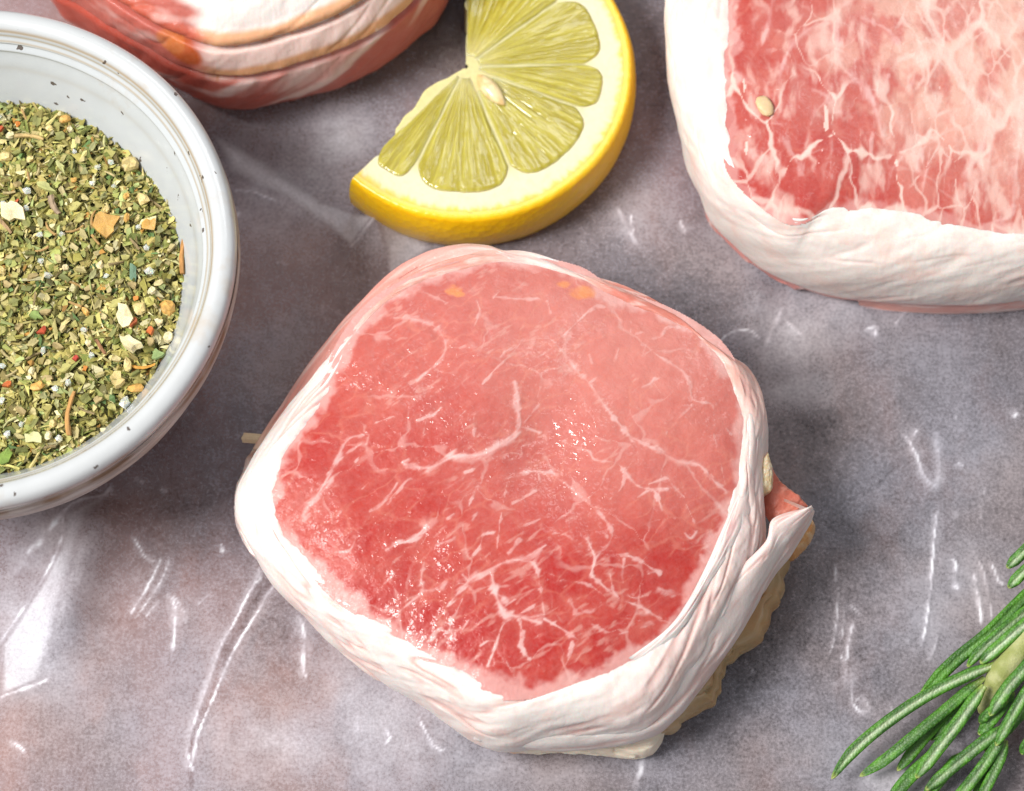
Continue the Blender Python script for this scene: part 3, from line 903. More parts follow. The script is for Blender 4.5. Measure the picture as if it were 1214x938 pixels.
    B = [(772, 868), (800, 862), (812, 850), (830, 838), (850, 826), (854, 808), (858, 788), (876, 772), (898, 756), (908, 738), (918, 715), (926, 700), (932, 676), (938, 655)]
    A = [(x - 30 - (y - 650) * .06, y - 14) for x, y in B]
    B = [(x + (3.5 * math.sin(i * 1.9) + 2.5 * math.sin(i * .83)) * .45, y + 1.2 * math.sin(i * 2.3)) for i, (x, y) in enumerate(dense(np.array(B, float), 3))]
    strip_part('bacon_rind', root, A, .010, B, .0065, s4, n=300, seed=6, bulge=.0008, drop=.0062, tuck=.0026, groove=.0006, taper=(.05, .05))
    B = [(940, 655), (955, 640), (964, 622), (960, 612)]
    A = [(918, 650), (930, 635), (940, 620), (945, 612)]
    strip_part('bacon_rind', root, A, .012, B, .011, lambda U, SS, n1, n2, gr: mix(np.broadcast_to(np.array([.62, .30, .10]), U.shape + (3,)), TAN, sstep(-.1, .2, n1)), n=90, seed=4, bulge=.0006, drop=.006, tuck=.001, lump=.3)

    # pale lower layer under the front
    def s5(U, SS, n1, n2, gr):
        C = np.broadcast_to(CREAM * 1.04, U.shape + (3,))
        return mix(C, [.74, .36, .18], sstep(.12, .0, U) * .8)
    strip_part('lower_fat_layer', root, [(596, 872), (640, 868), (700, 866), (760, 862), (790, 848)], .0075, [(598, 888), (640, 886), (700, 889), (766, 891), (790, 866)], .0045, s5, n=200, seed=1, bulge=.0005, drop=.0045, tuck=.002, taper=(.05, .04))

    # bacon layer that leans out behind the back and the upper left
    back = [(300, 532), (312, 512), (332, 482), (352, 448), (380, 412), (402, 384), (440, 346), (462, 325), (480, 312), (510, 297), (545, 287), (575, 289), (598, 297), (640, 306), (690, 328), (760, 352), (830, 400)]
    fr = [(330, 545), (340, 525), (356, 500), (376, 470), (400, 440), (425, 410), (455, 385), (480, 362), (500, 345), (530, 332), (560, 322), (590, 320), (612, 320), (650, 326), (700, 345), (765, 370), (830, 420)]
    zt = np.array([.5, .54, .58, .6, .62, .64, .66, .7, .72, .78, .82, .84, .86, .84, .80, .78, .76]) * H

    def s6(U, SS, n1, n2, gr):
        C = np.broadcast_to(np.array([.66, .28, .23]), U.shape + (3,))
        C = mix(C, [.80, .58, .52], np.clip(sstep(.0, .25, n2) * .8 + sstep(.4, .6, U) * sstep(.75, .6, U) * .7, 0, 1))
        C = mix(C, [.82, .72, .62], sstep(.62, .68, U) * sstep(.84, .74, U) * .8)
        C = mix(C, [.74, .56, .42], sstep(.08, .0, U) * .8)
        return mix(C, [.86, .76, .72], sstep(.25, .4, n1) + sstep(.9, 1, SS) * .3)
    strip_part('bacon_strip', root, fr, zt + .0012, back, zt, s6, n=520, seed=7, bulge=.0012, drop=.013, tuck=.002, mat=M_LEAN, taper=(.02, .03))
    # foot of the same strip down the left side
    strip_part('bacon_strip', root, [(350, 560), (330, 560), (318, 590), (310, 630), (330, 680)], .009, [(300, 530), (288, 555), (279, 585), (281, 620), (296, 655)], .0075,
               lambda U, SS, n1, n2, gr: mix(np.broadcast_to(PINKW * 1.02, U.shape + (3,)), [.74, .52, .36], sstep(.3, .0, U) * .6), n=160, seed=3, bulge=.0006, drop=.0075, tuck=.0035, taper=(.04, .2))
    return root


def make_right_chop():
    H = .026
    root = thing('pork_chop', 'squarish raw pork chop at the upper right, heavily marbled with broad white fat edge', 'pork chop',
                 tuple(at([(1120, 120)], 0)[0]), 'raw bacon-wrapped pork chops')
    c = at([(1120, 60)], H)[0][:2]
    lean = [(868, -180), (870, -60), (868, 0), (869, 60), (868, 120), (869, 160), (874, 192), (892, 216), (920, 241), (945, 254), (965, 252), (985, 242), (1020, 238), (1060, 242), (1110, 252), (1160, 265), (1214, 273), (1290, 270), (1370, 200), (1390, 60), (1380, -100), (1300, -220), (1120, -270), (950, -250)]
    outer = [(800, -180), (790, -60), (788, 0), (790, 60), (798, 110), (810, 168), (828, 215), (845, 250), (880, 286), (915, 311), (960, 330), (1000, 340), (1050, 346), (1110, 350), (1160, 350), (1214, 346), (1310, 332), (1420, 250), (1450, 60), (1440, -120), (1340, -270), (1120, -320), (900, -290)]
    n = 1400
    th = np.linspace(-math.pi, math.pi, n, endpoint=False)
    rin = polar(c, dense(at(lean, H - .0012)[:, :2], 12, True), n)[1]
    zs_t = [(-90, .45 * H), (-40, .5 * H), (0, .66 * H), (45, .84 * H), (90, .92 * H), (135, .86 * H), (180, .66 * H), (-140, .48 * H)]
    zf = lambda a: by_angle(a, zs_t)
    ro = np.maximum(outline(outer, c, zf, n), rin * 1.012)

    def relief(X, Y, T, TH):
        z = H - .002 * np.clip(T, 0, 1.1) ** 4
        return z + .0014 * (fbm(X * 60, Y * 60, 3, 3) - .5) + .0002 * (fbm(X * 500, Y * 300, 1, 3) - .5)
    pc = at([(1150, 60)], H)[0]
    lc0 = lean_colour(88, .02, lambda X, Y: .55 * np.exp(-((X - pc[0]) ** 2 + (Y - pc[1]) ** 2) / .03 ** 2), .97)

    def lc(X, Y, T, TH, fat, halo):
        C = lc0(X, Y, T, TH, fat, halo)
        pw = np.exp(-(((X - pc[0]) / .022) ** 2 + ((Y - pc[1]) / .018) ** 2))
        mt = fbm(X * 260, Y * 200, 3, 4)
        C = mix(C, [.70, .42, .33], np.clip(pw * sstep(.35, .6, mt) * 1.1, 0, .8))
        wx = X + .004 * (fbm(X * 160, Y * 160, 1, 4) - .5)
        wy = Y + .006 * (fbm(X * 160, Y * 110, 5, 4) - .5)
        side = sstep(-.022, .012, X - pc[0] + (Y - pc[1]) * .35)
        FW = [.78, .55, .475]
        vf = fbm(X * 700, Y * 190, 5, 3) - .5
        for sx, sy, tk, st_, sd in ((125, 70, .11, .95, 2), (300, 140, .13, .6, 6)):
            d1, d2, idv = worley(wx * sx, wy * sy, sd)
            C = mix(C, RED, (idv > .72) * .25 * (1 - side))
            tt = tk * (.25 + 1.5 * sstep(.3, .75, fbm(X * 230, Y * 160, sd, 3))) * (.6 + .7 * side) + vf * .22
            m = sstep(.42, .62, fbm(X * 100, Y * 75, sd + 1, 3) + .20 * side - .03)
            C = mix(C, FW, np.clip((1 - sstep(tt * .3, tt + .03, d2 - d1)) * m * st_, 0, 1))
        dab = sstep(.55, .82, fbm(wx * 420, wy * 170, 3, 4) + .09 * side)
        C = mix(C, FW, dab * .6)
        return mix(C, [.74, .46, .36], side * .25)
    lean_part(root, c, rin, H, .0002, VEINS_R, H - .0008, lc, relief, 88, lambda X, Y: .5 * sstep(.5, .7, fbm(X * 90, Y * 90, 4, 3)))

    def rc(TH, SS, n1, n2, n3, gr):
        C = np.broadcast_to(WHITE * [1, .985, .97], TH.shape + (3,))
        C = mix(C, [.80, .56, .50], np.clip(sstep(.06, .0, SS + n1 * .08) * .6 + sstep(.14, .3, n2) * .4 - gr * .25, 0, 1))
        C = mix(C, [.82, .60, .52], sstep(.48, .74, fbm(np.cos(TH) * 11 + 30, np.sin(TH) * 11 + SS * 9 + 30, 5, 4)) * .5)
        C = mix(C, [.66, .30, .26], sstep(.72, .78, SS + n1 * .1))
        return C
    z_edge = relief(c[0] + rin * .985 * np.cos(th), c[1] + rin * .985 * np.sin(th), np.full(n, .985), th)
    ring_part('fat_cap', root, c, th, rin * .985, z_edge - .0005, ro, zf(th), ro - zf(th) * .5 - .0008, rc, .0006, .00016, 120, 4)

    def s1(U, SS, n1, n2, gr):
        C = np.broadcast_to(np.array([.70, .36, .31]), U.shape + (3,))
        return mix(C, PINKW, np.clip(sstep(-.05, .25, n2) * .9, 0, 1))
    strip_part('bacon_strip', root, [(1020, 338), (1060, 344), (1110, 348), (1160, 348), (1214, 344), (1290, 330)], .009, [(1036, 344), (1065, 350), (1110, 356), (1160, 357), (1214, 354), (1300, 338)], .0065, s1, n=260, seed=2, bulge=.0004, drop=.0066, tuck=.003, mat=M_LEAN, taper=(.06, .02))
    strip_part('bacon_strip', root, [(840, 225), (852, 245), (880, 275), (915, 300), (955, 325)], .0085, [(833, 232), (846, 256), (874, 286), (912, 315), (962, 339)], .006,
               lambda U, SS, n1, n2, gr: mix(np.broadcast_to(np.array([.62, .24, .21]), U.shape + (3,)), PINKW, sstep(.0, .3, n1)), n=200, seed=5, bulge=.0004, drop=.006, tuck=.003, mat=M_LEAN, taper=(.1, .1))
    return root


def make_back_chop():
    H = .034
    root = thing('pork_chop', 'bacon-wrapped chop at the upper left seen side on, striped with red, white and orange layers', 'pork chop',
                 tuple(at([(300, -60)], 0)[0]), 'raw bacon-wrapped pork chops')
    c = at([(300, -170)], H)[0][:2]
    outer = [(40, -120), (38, -60), (60, -5), (100, 20), (150, 56), (200, 88), (240, 105), (270, 112), (310, 109), (350, 100), (400, 86), (440, 69), (480, 42), (508, 15), (527, -6), (555, -70), (560, -160), (520, -300), (400, -400), (240, -410), (110, -330), (50, -220)]
    n = 1200
    th = np.linspace(-math.pi, math.pi, n, endpoint=False)
    zs_t = [(-90, .36 * H), (-40, .38 * H), (0, .5 * H), (90, .85 * H), (180, .5 * H), (-140, .38 * H)]
    zf = lambda a: by_angle(a, zs_t)
    ro = outline(outer, c, zf, n)
    rin = ro * .62

    def relief(X, Y, T, TH):
        return H - .002 * np.clip(T, 0, 1.1) ** 4 + .001 * (fbm(X * 90, Y * 90, 3, 3) - .5)
    lean_part(root, c, rin, H, .0005, [], H, lean_colour(20, .1), relief)
    OR2 = np.array([.68, .32, .12])

    def rc(TH, SS, n1, n2, n3, gr):
        D = np.degrees(TH)
        s = SS + n1 * .04
        C = np.broadcast_to(np.array([.82, .66, .60]), TH.shape + (3,))      # pale top roll
        tilt = (D + 90) / 60
        C = mix(C, WHITE, sstep(.10, .2, s))
        b1 = .335 - .03 * tilt ** 2 - .05 * tilt
        C = mix(C, OR2, (sstep(b1 - .05, b1 - .02, s) * (1 - sstep(b1 + .025, b1 + .05, s + n3 * .06))) * .85)
        C = mix(C, [.80, .60, .54], sstep(b1 + .04, b1 + .06, s))
        b2 = .50 - .04 * tilt
        m2 = sstep(-115, -100, D)
        C = mix(C, OR2 * 1.02, sstep(b2 - .03, b2, s) * (1 - sstep(b2 + .03, b2 + .06, s + n3 * .06)) * m2 * .85)
        C = mix(C, [.52, .13, .095], sstep(b2 + .04, b2 + .07, s))
        C = mix(C, PINKW, sstep(.0, .22, n2) * sstep(b2 + .05, b2 + .08, s) * .8 * (1 - sstep(.72, .78, SS)))
        # dark red meat on the left
        lf = sstep(-103, -112, D + n2 * 14) * sstep(.20, .26, s)
        C = mix(C, [.46, .07, .04], lf * .9)
        C = mix(C, PINKW, lf * sstep(.05, .25, n2) * .4)
        q = ((D + 111) / 6) ** 2 + ((SS - .46) / .06) ** 2
        C = mix(C, [.50, .10, .02], 1 - sstep(.6, 1.3, q + n1))
        q = ((D + 116) / 5) ** 2 + ((SS - .44) / .05) ** 2
        return mix(C, [.66, .22, .06], (1 - sstep(.6, 1.3, q + n1)) * .7)

    def disp(TH, SS):
        D = np.degrees(TH)
        tilt = (D + 90) / 60
        b1 = .335 - .03 * tilt ** 2 - .05 * tilt
        b2 = .50 - .04 * tilt
        return -.0016 * np.exp(-((SS - b1 - .045) / .012) ** 2) - .0014 * np.exp(-((SS - b2 - .05) / .012) ** 2) + .0008 * np.exp(-((SS - b1) / .03) ** 2)
    ring_part('bacon_strip', root, c, th, rin * .97, np.full(n, H - .003), ro, zf(th), ro - zf(th) * .5 - .0008, rc, .0007, .0002, 170, 2, disp=disp)
    return root


make_main_chop()
make_right_chop()
make_back_chop()


# small extras on the meat
def blob(name, px, py, z, rx, ry, rz, rot, col, mat, label, cat, bumpy=.15, seed=0):
    p = at([(px, py)], z)[0]
    nu, nv = 20, 12
    V, F = [], []
    for i in range(nu):
        for j in range(nv):
            a, b = 2 * math.pi * i / nu, math.pi * j / (nv - 1)
            d = np.array([math.sin(b) * math.cos(a), math.sin(b) * math.sin(a), math.cos(b)])
            k = 1 + bumpy * (vnoise(d[0] * 2 + 9, d[1] * 2 + d[2] * 3 + 9, seed) - .5) * 2
            V.append((d[0] * rx * k, d[1] * ry * k, d[2] * rz * k))
    V = np.array(V)
    cr, sr = math.cos(rot), math.sin(rot)
    V[:, :2] = V[:, :2] @ np.array([[cr, sr], [-sr, cr]])
    o = mesh_np(name, V, grid_faces(nu, nv, True), mat, attrs={'col': np.tile(np.array(col), (len(V), 1))})
    o.location = p
    if label:
        tag(o, label, cat)
    return o


M_CRUMB = mat_col('pale_crumb', .5, .3, 900, .4)
blob('garlic_bit', 907, 126, .0253, .0013, .0020, .0006, .5, (.70, .50, .28), M_CRUMB, 'small pale yellow garlic bit stuck to the red face of the upper right chop', 'garlic bit', .12, 2)

M_WOOD = mat_col('wood_pick', .6, 0, 2500, .5)


def make_toothpick():
    a, b = at([(289, 519)], .0105)[0], at([(345, 524)], .0125)[0]
    d = b - a
    L = np.linalg.norm(d)
    nu, nv = 14, 12
    V = []
    for i in range(nu):
        for j in range(nv):
            ang = 2 * math.pi * j / nv
            r = .00082 * (1 + .12 * (vnoise(j * .9, i * .3, 2) - .5))
            x = L * i / (nu - 1) + (.0006 * (vnoise(j * 1.7, 3, 4) - .5) if i == 0 else 0)
            V.append((x, r * math.cos(ang), r * math.sin(ang)))
    capc = len(V)
    V.append((.0001, 0, 0))
    V = np.array(V)
    F = [tuple(f) for f in grid_faces(nu, nv, False, True)]
    me = bpy.data.meshes.new('toothpick')
    me.from_pydata([tuple(v) for v in V], [], F + [(capc, (j + 1) % nv, j) for j in range(nv)])
    at_ = me.attributes.new('col', 'FLOAT_COLOR', 'POINT')
    at_.data.foreach_set('color', np.tile([.80, .62, .40, 1], len(V)).astype(np.float32))
    me.materials.append(M_WOOD)
    o = bpy.data.objects.new('toothpick', me)
    COL.objects.link(o)
    o.location = a
    o.rotation_euler = Vector(d).to_track_quat('X', 'Z').to_euler()
    tag(o, 'blunt tip of a tan wooden toothpick poking out of the middle chop', 'toothpick')


make_toothpick()


# ------------------------------------------------------------------ lemon
def make_lemon():
    h, R = .0118, .0283
    C0 = at([(552, 79)], h)[0]
    root = thing('lemon_slice', 'thick part slice of lemon with yellow peel, white pith and one seed', 'lemon slice', (C0[0], C0[1], 0))
    c = C0[:2]
    a0, a1 = R_(228), R_(449)
    m_pith = mat_col('lemon_pith', .45, .4, 1300, .3, .1, (1, .8, .4), .0015)
    m_pulp = mat_col('lemon_pulp', .16, .75, 1500, .15, .5, (1, .8, .25), .003)
    t = NT('lemon_peel')
    v = t.n('ShaderNodeTexVoronoi', i_Scale=900.0)
    t.set(v, 'Vector', t.coord())
    b = t.bump(t.math('ADD', v.outputs['Distance'], t.noise(500, 3, .5)), .18, .0005)
    cl = t.mixc(t.attr('col'), (.95, .50, .005), t.ramp(t.noise(160, 4, .6), .4, .7, 0, .2))
    m_peel = t.done(t.pbr(cl, .34, b, Subsurface_Weight=.6, Subsurface_Radius=(1, .6, .1), Subsurface_Scale=.002, Coat_Weight=.2, Coat_Roughness=.2))

    na, nr = 260, 70
    aa = np.linspace(a0, a1, na)
    rr = np.linspace(.0004, R * .955, nr)
    A, Q = np.meshgrid(aa, rr, indexing='ij')
    f = (A - a0) / (a1 - a0)
    # ragged cut: the ends wander with the radius
    w0 = (vnoise(Q * 420, Q * 0 + 3, 1) - .5) * .22 * sstep(R * .9, R * .6, Q) - .30 * np.exp(-((Q - .006) / .004) ** 2)
    w1 = (vnoise(Q * 420, Q * 0 + 8, 2) - .5) * .12
    A = A + (1 - f) ** 6 * w0 + f ** 6 * w1
    flap = sstep(R_(400), R_(440), A)
    z = h + .00025 * (fbm(Q * 500 * np.cos(A) + 60, Q * 500 * np.sin(A) + 60, 2, 3) - .5) - .0022 * flap * sstep(0, .012, Q)
    x, y = c[0] + Q * np.cos(A), c[1] + Q * np.sin(A)
    top = np.stack([x, y, z], -1)
    yb = sstep(R * .90, R * .955, Q + .0016 * (fbm(A * 40, Q * 900, 5, 3) - .5))
    ct = mix([.78, .72, .47], [.90, .60, .06], yb)
    ct = mix(ct, [.66, .58, .24], sstep(R * .80, R * .66, Q) * .85)
    bot = top.copy()
    bot[:, :, 2] = .0004
    V = np.concatenate([top.reshape(-1, 3), bot.reshape(-1, 3)])
    g = grid_faces(na, nr)
    N = na * nr
    F = [g, g[:, ::-1] + N]
    for e in (np.arange(nr), N - nr + np.arange(nr)):
        F.append(np.stack([e[:-1], e[1:], e[1:] + N, e[:-1] + N], -1))
    e = np.arange(na) * nr + nr - 1
    F.append(np.stack([e[:-1], e[1:], e[1:] + N, e[:-1] + N], -1))
    cc = np.concatenate([ct.reshape(-1, 3)] * 2)
    mesh_np('pith', V, np.concatenate(F), m_pith, root, {'col': cc})

    # peel
    prof = [(.945, h + .00005), (.975, h + .0001), (.992, h - .0002), (1.004, h - .0009), (1.022, h * .72), (1.028, h * .5), (1.02, h * .28), (1.0, .0012), (.985, .0002), (.95, .0001)]
    pp = dense(np.array(prof), 4)
    aa2 = np.linspace(a0 - .002, a1 + .002, 420)
    A2, J = np.meshgrid(aa2, np.arange(len(pp)), indexing='ij')
    wob = 1 + .012 * (fbm(A2 * 3, A2 * 0 + 2, 3, 3) - .5) + .004 * (fbm(A2 * 40, pp[J, 1] * 2500, 4, 3) - .5)
    rad = pp[J, 0] * R * wob
    zt = pp[J, 1] - .0022 * sstep(R_(400), R_(440), A2) * (pp[J, 1] > h * .9)
    V = np.stack([c[0] + rad * np.cos(A2), c[1] + rad * np.sin(A2), zt], -1).reshape(-1, 3)
    edge = sstep(.993, .955, pp[J, 0] + .02 * (fbm(A2 * 60, pp[J, 0] * 60, 2, 3) - .5)) * (pp[J, 1] > h * .9)
    pc = mix([.96, .56, .004], [.90, .66, .12], edge)
    F = grid_faces(len(aa2), len(pp))
    V = np.concatenate([V])
    o = mesh_np('peel', V, F, m_peel, root, {'col': pc.reshape(-1, 3)})

    # juicy segments between the membranes
    cuts = [R_(x) for x in (227, 246, 292, 338, 361, 398, 450)]
    for i in range(len(cuts) - 1):
        b0, b1 = cuts[i], cuts[i + 1]
        nu, nv = 90, 110
        U, Vv = np.meshgrid(np.linspace(0, 1, nu), np.linspace(0, 1, nv), indexing='ij')
        wmax = .825 * R - .13 * R * np.abs(2 * U - 1) ** 5
        r0 = .0022 if i not in (2,) else .005
        r = r0 + (wmax - r0) * Vv
        inset = .00012
        wid = np.maximum((b1 - b0) - 2 * inset / r, .02)
        a = (b0 + b1) / 2 + (U - .5) * wid + .02 * (fbm(r * 300, U * 3, i, 2) - .5)
        rim = np.minimum(np.minimum(U, 1 - U) * 2 * wid * r / .0012, np.minimum(Vv, 1 - Vv) * (wmax - r0) / .0006)
        rim = np.clip(rim, 0, 1) ** .5
        cell = fbm(a * 26, r * 190 + 3 * vnoise(a * 26, r * 0, i + 3), i + 1, 3)
        ridge = np.abs(fbm(a * 20, r * 110, i + 2, 2) - .5) * 2
        flap = sstep(R_(400), R_(440), a)
        z = h - .00005 + .00042 * rim + .00028 * (cell - .5) - .0001 * np.exp(-(ridge / .08) ** 2) * rim - .0022 * flap * sstep(0, .012, r)
        c1, c2 = np.array([.50, .43, .075]), np.array([.40, .33, .035])
        C = mix(c2, c1, sstep(.35, .65, cell))
        C = mix(C, [.66, .59, .24], np.exp(-(ridge / .07) ** 2) * .22)
        C = mix(C, [.72, .64, .30], sstep(.3, .0, Vv) * .5)
        C = mix(C, [.74, .68, .38], sstep(.75, .2, rim) * .6)
        Vt = np.stack([c[0] + r * np.cos(a), c[1] + r * np.sin(a), z], -1)
        mesh_np('segment', Vt.reshape(-1, 3), grid_faces(nu, nv), m_pulp, root, {'col': C.reshape(-1, 3)})

    # seed
    a, b = at([(566, 91)], h)[0], at([(598, 127)], h)[0]
    d = b - a
    L = np.linalg.norm(d)
    nu, nv = 26, 16
    V = []
    for i in range(nu):
        s = i / (nu - 1)
        rad = .00155 * math.sin(math.pi * s ** .8) ** .7 * (0.75 + .35 * s) if 0 < i < nu - 1 else 0.00002
        for j in range(nv):
            q = 2 * math.pi * j / nv
            V.append((s * L, rad * math.cos(q), rad * .75 * math.sin(q)))
    V = np.array(V)
    ang = math.atan2(d[1], d[0])
    M2 = np.array([[math.cos(ang), math.sin(ang)], [-math.sin(ang), math.cos(ang)]])
    V[:, :2] = V[:, :2] @ M2
    V += a + np.array([0, 0, .0007])
    cs = mix(np.broadcast_to(np.array([.84, .68, .38]), (len(V), 3)), [.66, .40, .14], sstep(.35, .65, fbm(V[:, 0] * 900, V[:, 1] * 900, 3, 3)) * .7)
    mesh_np('seed', V, grid_faces(nu, nv, False, True), mat_col('lemon_seed', .35, .2, 1500, .2, .3), root, {'col': cs})


make_lemon()


# ------------------------------------------------------------------ bowl
BC = np.array([-.0842, .0092])
BR = .0419


def lathe(name, parent, prof, mat, colour, n=360, sub=8, ripple=0):
    pp = dense(np.array(prof), sub)
    m = len(pp)
    th = np.linspace(0, 2 * math.pi, n, endpoint=False)
    A, J = np.meshgrid(th, np.arange(m), indexing='ij')
    r, z = pp[J, 0], pp[J, 1]
    cx, cy = np.cos(A), np.sin(A)
    r = r + ripple * (fbm(cx * 3 + 9, cy * 3 + z * 1400, 2, 3) - .5) + .0003 * (fbm(cx * 2 + 5, cy * 2 + 5, 3, 2) - .5)
    z = z + .0004 * (fbm(cx * 2.2 + 15, cy * 2.2 + 5, 4, 2) - .5)
    V = np.stack([r * cx, r * cy, z], -1).reshape(-1, 3)
    o = mesh_np(name, V, grid_faces(n, m, True), mat, None, {'col': colour(A, r, z, J / (m - 1)).reshape(-1, 3)})
    o.parent = parent
    return o


def make_bowl():
    root = thing('ceramic_bowl', 'white speckled stoneware bowl with a brown-edged rim, full of green dried seasoning', 'bowl', (BC[0], BC[1], .0002))
    t = NT('speckled_glaze')
    c = t.attr('col')
    vv = t.n('ShaderNodeTexVoronoi', i_Scale=430.0)
    wn = t.n('ShaderNodeTexNoise', i_Scale=900.0, i_Detail=2.0)
    t.set(wn, 'Vector', t.coord())
    wv = t.n('ShaderNodeVectorMath', operation='MULTIPLY_ADD')
    t.set(wv, 0, wn.outputs['Color'])
    t.set(wv, 1, (.0016, .0016, .0016))
    t.set(wv, 2, t.coord())
    t.set(vv, 'Vector', wv.outputs[0])
    rnd = t.n('ShaderNodeSeparateColor')
    t.set(rnd, 0, vv.outputs['Color'])
    lim = t.ramp(rnd.outputs[0], .68, 1, .02, .24)
    spot = t.math('GREATER_THAN', t.math('SUBTRACT', lim, vv.outputs['Distance']), 0)
    c = t.mixc(c, (.86, .86, .84), t.ramp(t.noise(160, 4, .6), .35, .7, 0, .3), 'MULTIPLY')
    c = t.mixc(c, (.42, .27, .13), t.ramp(t.noise(90, 5, .65), .58, .72, 0, .32))
    c = t.mixc(c, (.07, .045, .03), t.math('MULTIPLY', spot, .9))
    glaze = t.done(t.pbr(c, .22, t.bump(t.noise(300, 3, .5), .12, .0006), Coat_Weight=.3, Coat_Roughness=.1))
    t = NT('bare_stoneware')
    c = t.attr('col')
    mp = t.n('ShaderNodeMapping', i_Vector=t.coord(), i_Scale=(1, 1, 14))
    ln = t.noise(130, 4, .6, mp.outputs[0])
    c = t.mixc(c, (.45, .39, .36), t.ramp(ln, .4, .62, 0, .8), 'MULTIPLY')
    c = t.mixc(c, (.07, .045, .03), t.ramp(t.noise(900, 2, .5), .74, .78, 0, .6))
    clay = t.done(t.pbr(c, .5, t.bump(ln, .35, .0004)))
    GL = np.array([.53, .54, .545])
    BRN = np.array([.24, .13, .05])

    def rimc(A, r, z, J):
        C = np.broadcast_to(GL, A.shape + (3,))
        wob = .3 * (fbm(np.cos(A) * 5 + 9, np.sin(A) * 5 + 9, 2, 4) - .5)
        patch = sstep(.42, .62, fbm(np.cos(A) * 9 + 9, np.sin(A) * 9 + 9, 5, 4))
        C = mix(C, BRN, np.exp(-((J - .10 + wob * .25) / .07) ** 2) * (.55 + .45 * patch))
        C = mix(C, [.36, .26, .15], np.exp(-((J - .93 + wob * .12) / .05) ** 2) * .85)
        return C

    def inc(A, r, z, J):
        C = np.broadcast_to(GL * [.98, 1, 1.01], A.shape + (3,))
        for k, w, s_ in ((.05, .014, .8), (.13, .016, .75), (.21, .012, .35), (.33, .014, .25), (.5, .016, .15)):
            C = mix(C, [.40, .31, .20], np.exp(-((J - k + .02 * (fbm(np.cos(A) * 3 + 3, np.sin(A) * 3 + 3, 3, 3) - .5)) / w) ** 2) * s_)
        return C

    def outc(A, r, z, J):
        C = np.broadcast_to(np.array([.56, .53, .50]), A.shape + (3,))
        C = mix(C, [.46, .34, .26], sstep(.45, .7, fbm(np.cos(A) * 6 + 9, z * 300 + np.sin(A) * 6, 3, 4)) * .5)
        return mix(C, BRN, np.exp(-((J - .95 - .06 * (fbm(np.cos(A) * 8 + 9, np.sin(A) * 8 + 9, 1, 4) - .5)) / .035) ** 2) * (.25 + .75 * sstep(.35, .6, fbm(np.cos(A) * 9 + 9, np.sin(A) * 9 + 9, 5, 4))))
    k = BR / .0418
    lathe('outer_wall', root, [(.0200, .0), (.0225, .0), (.0235, .0022), (.0300, .0075), (.0345, .0150), (.0380, .0225), (.0404, .0290), (.0419, .0345), (.0418, .0372)], clay, outc, ripple=.0004)
    lathe('rim', root, [(.0418, .0372), (.0418, .0386), (.0411, .0397), (.0398, .0401), (.0386, .0396), (.0379, .0386)], glaze, rimc, 720)
    lathe('inner_wall', root, [(.0379, .0386), (.0376, .0378), (.0370, .0371), (.0371, .0366), (.0363, .0358), (.0363, .0351), (.0354, .0333), (.0345, .0312), (.0332, .0285), (.0318, .0255), (.0290, .0200), (.0230, .0140), (.0120, .0100), (.0005, .0095)], glaze, inc, 360)


make_bowl()


# ------------------------------------------------------------------ dried seasoning
HZ, HR = .0272, .0322
M_FLAKE = mat_col('dried_herb', .7, 0, 3000, .4)
M_GARLIC = mat_col('dried_garlic', .5, .3, 1800, .4, 0, (1, .7, .3), .0008)
t = NT('salt')
M_SALT = t.done(t.pbr((.86, .88, .82), .25, t.bump(t.noise(2500, 2, .5), .3, .0002), Transmission_Weight=.6, IOR=1.4, Subsurface_Weight=.2, Subsurface_Scale=.0006))


def herb_z(x, y):
    r = np.hypot(x, y) / HR
    return HZ + .0016 * (1 - r ** 2) + .0022 * (fbm(x * 130 + 9, y * 130 + 9, 2, 3) - .5) - .0012 * sstep(.85, 1, r)


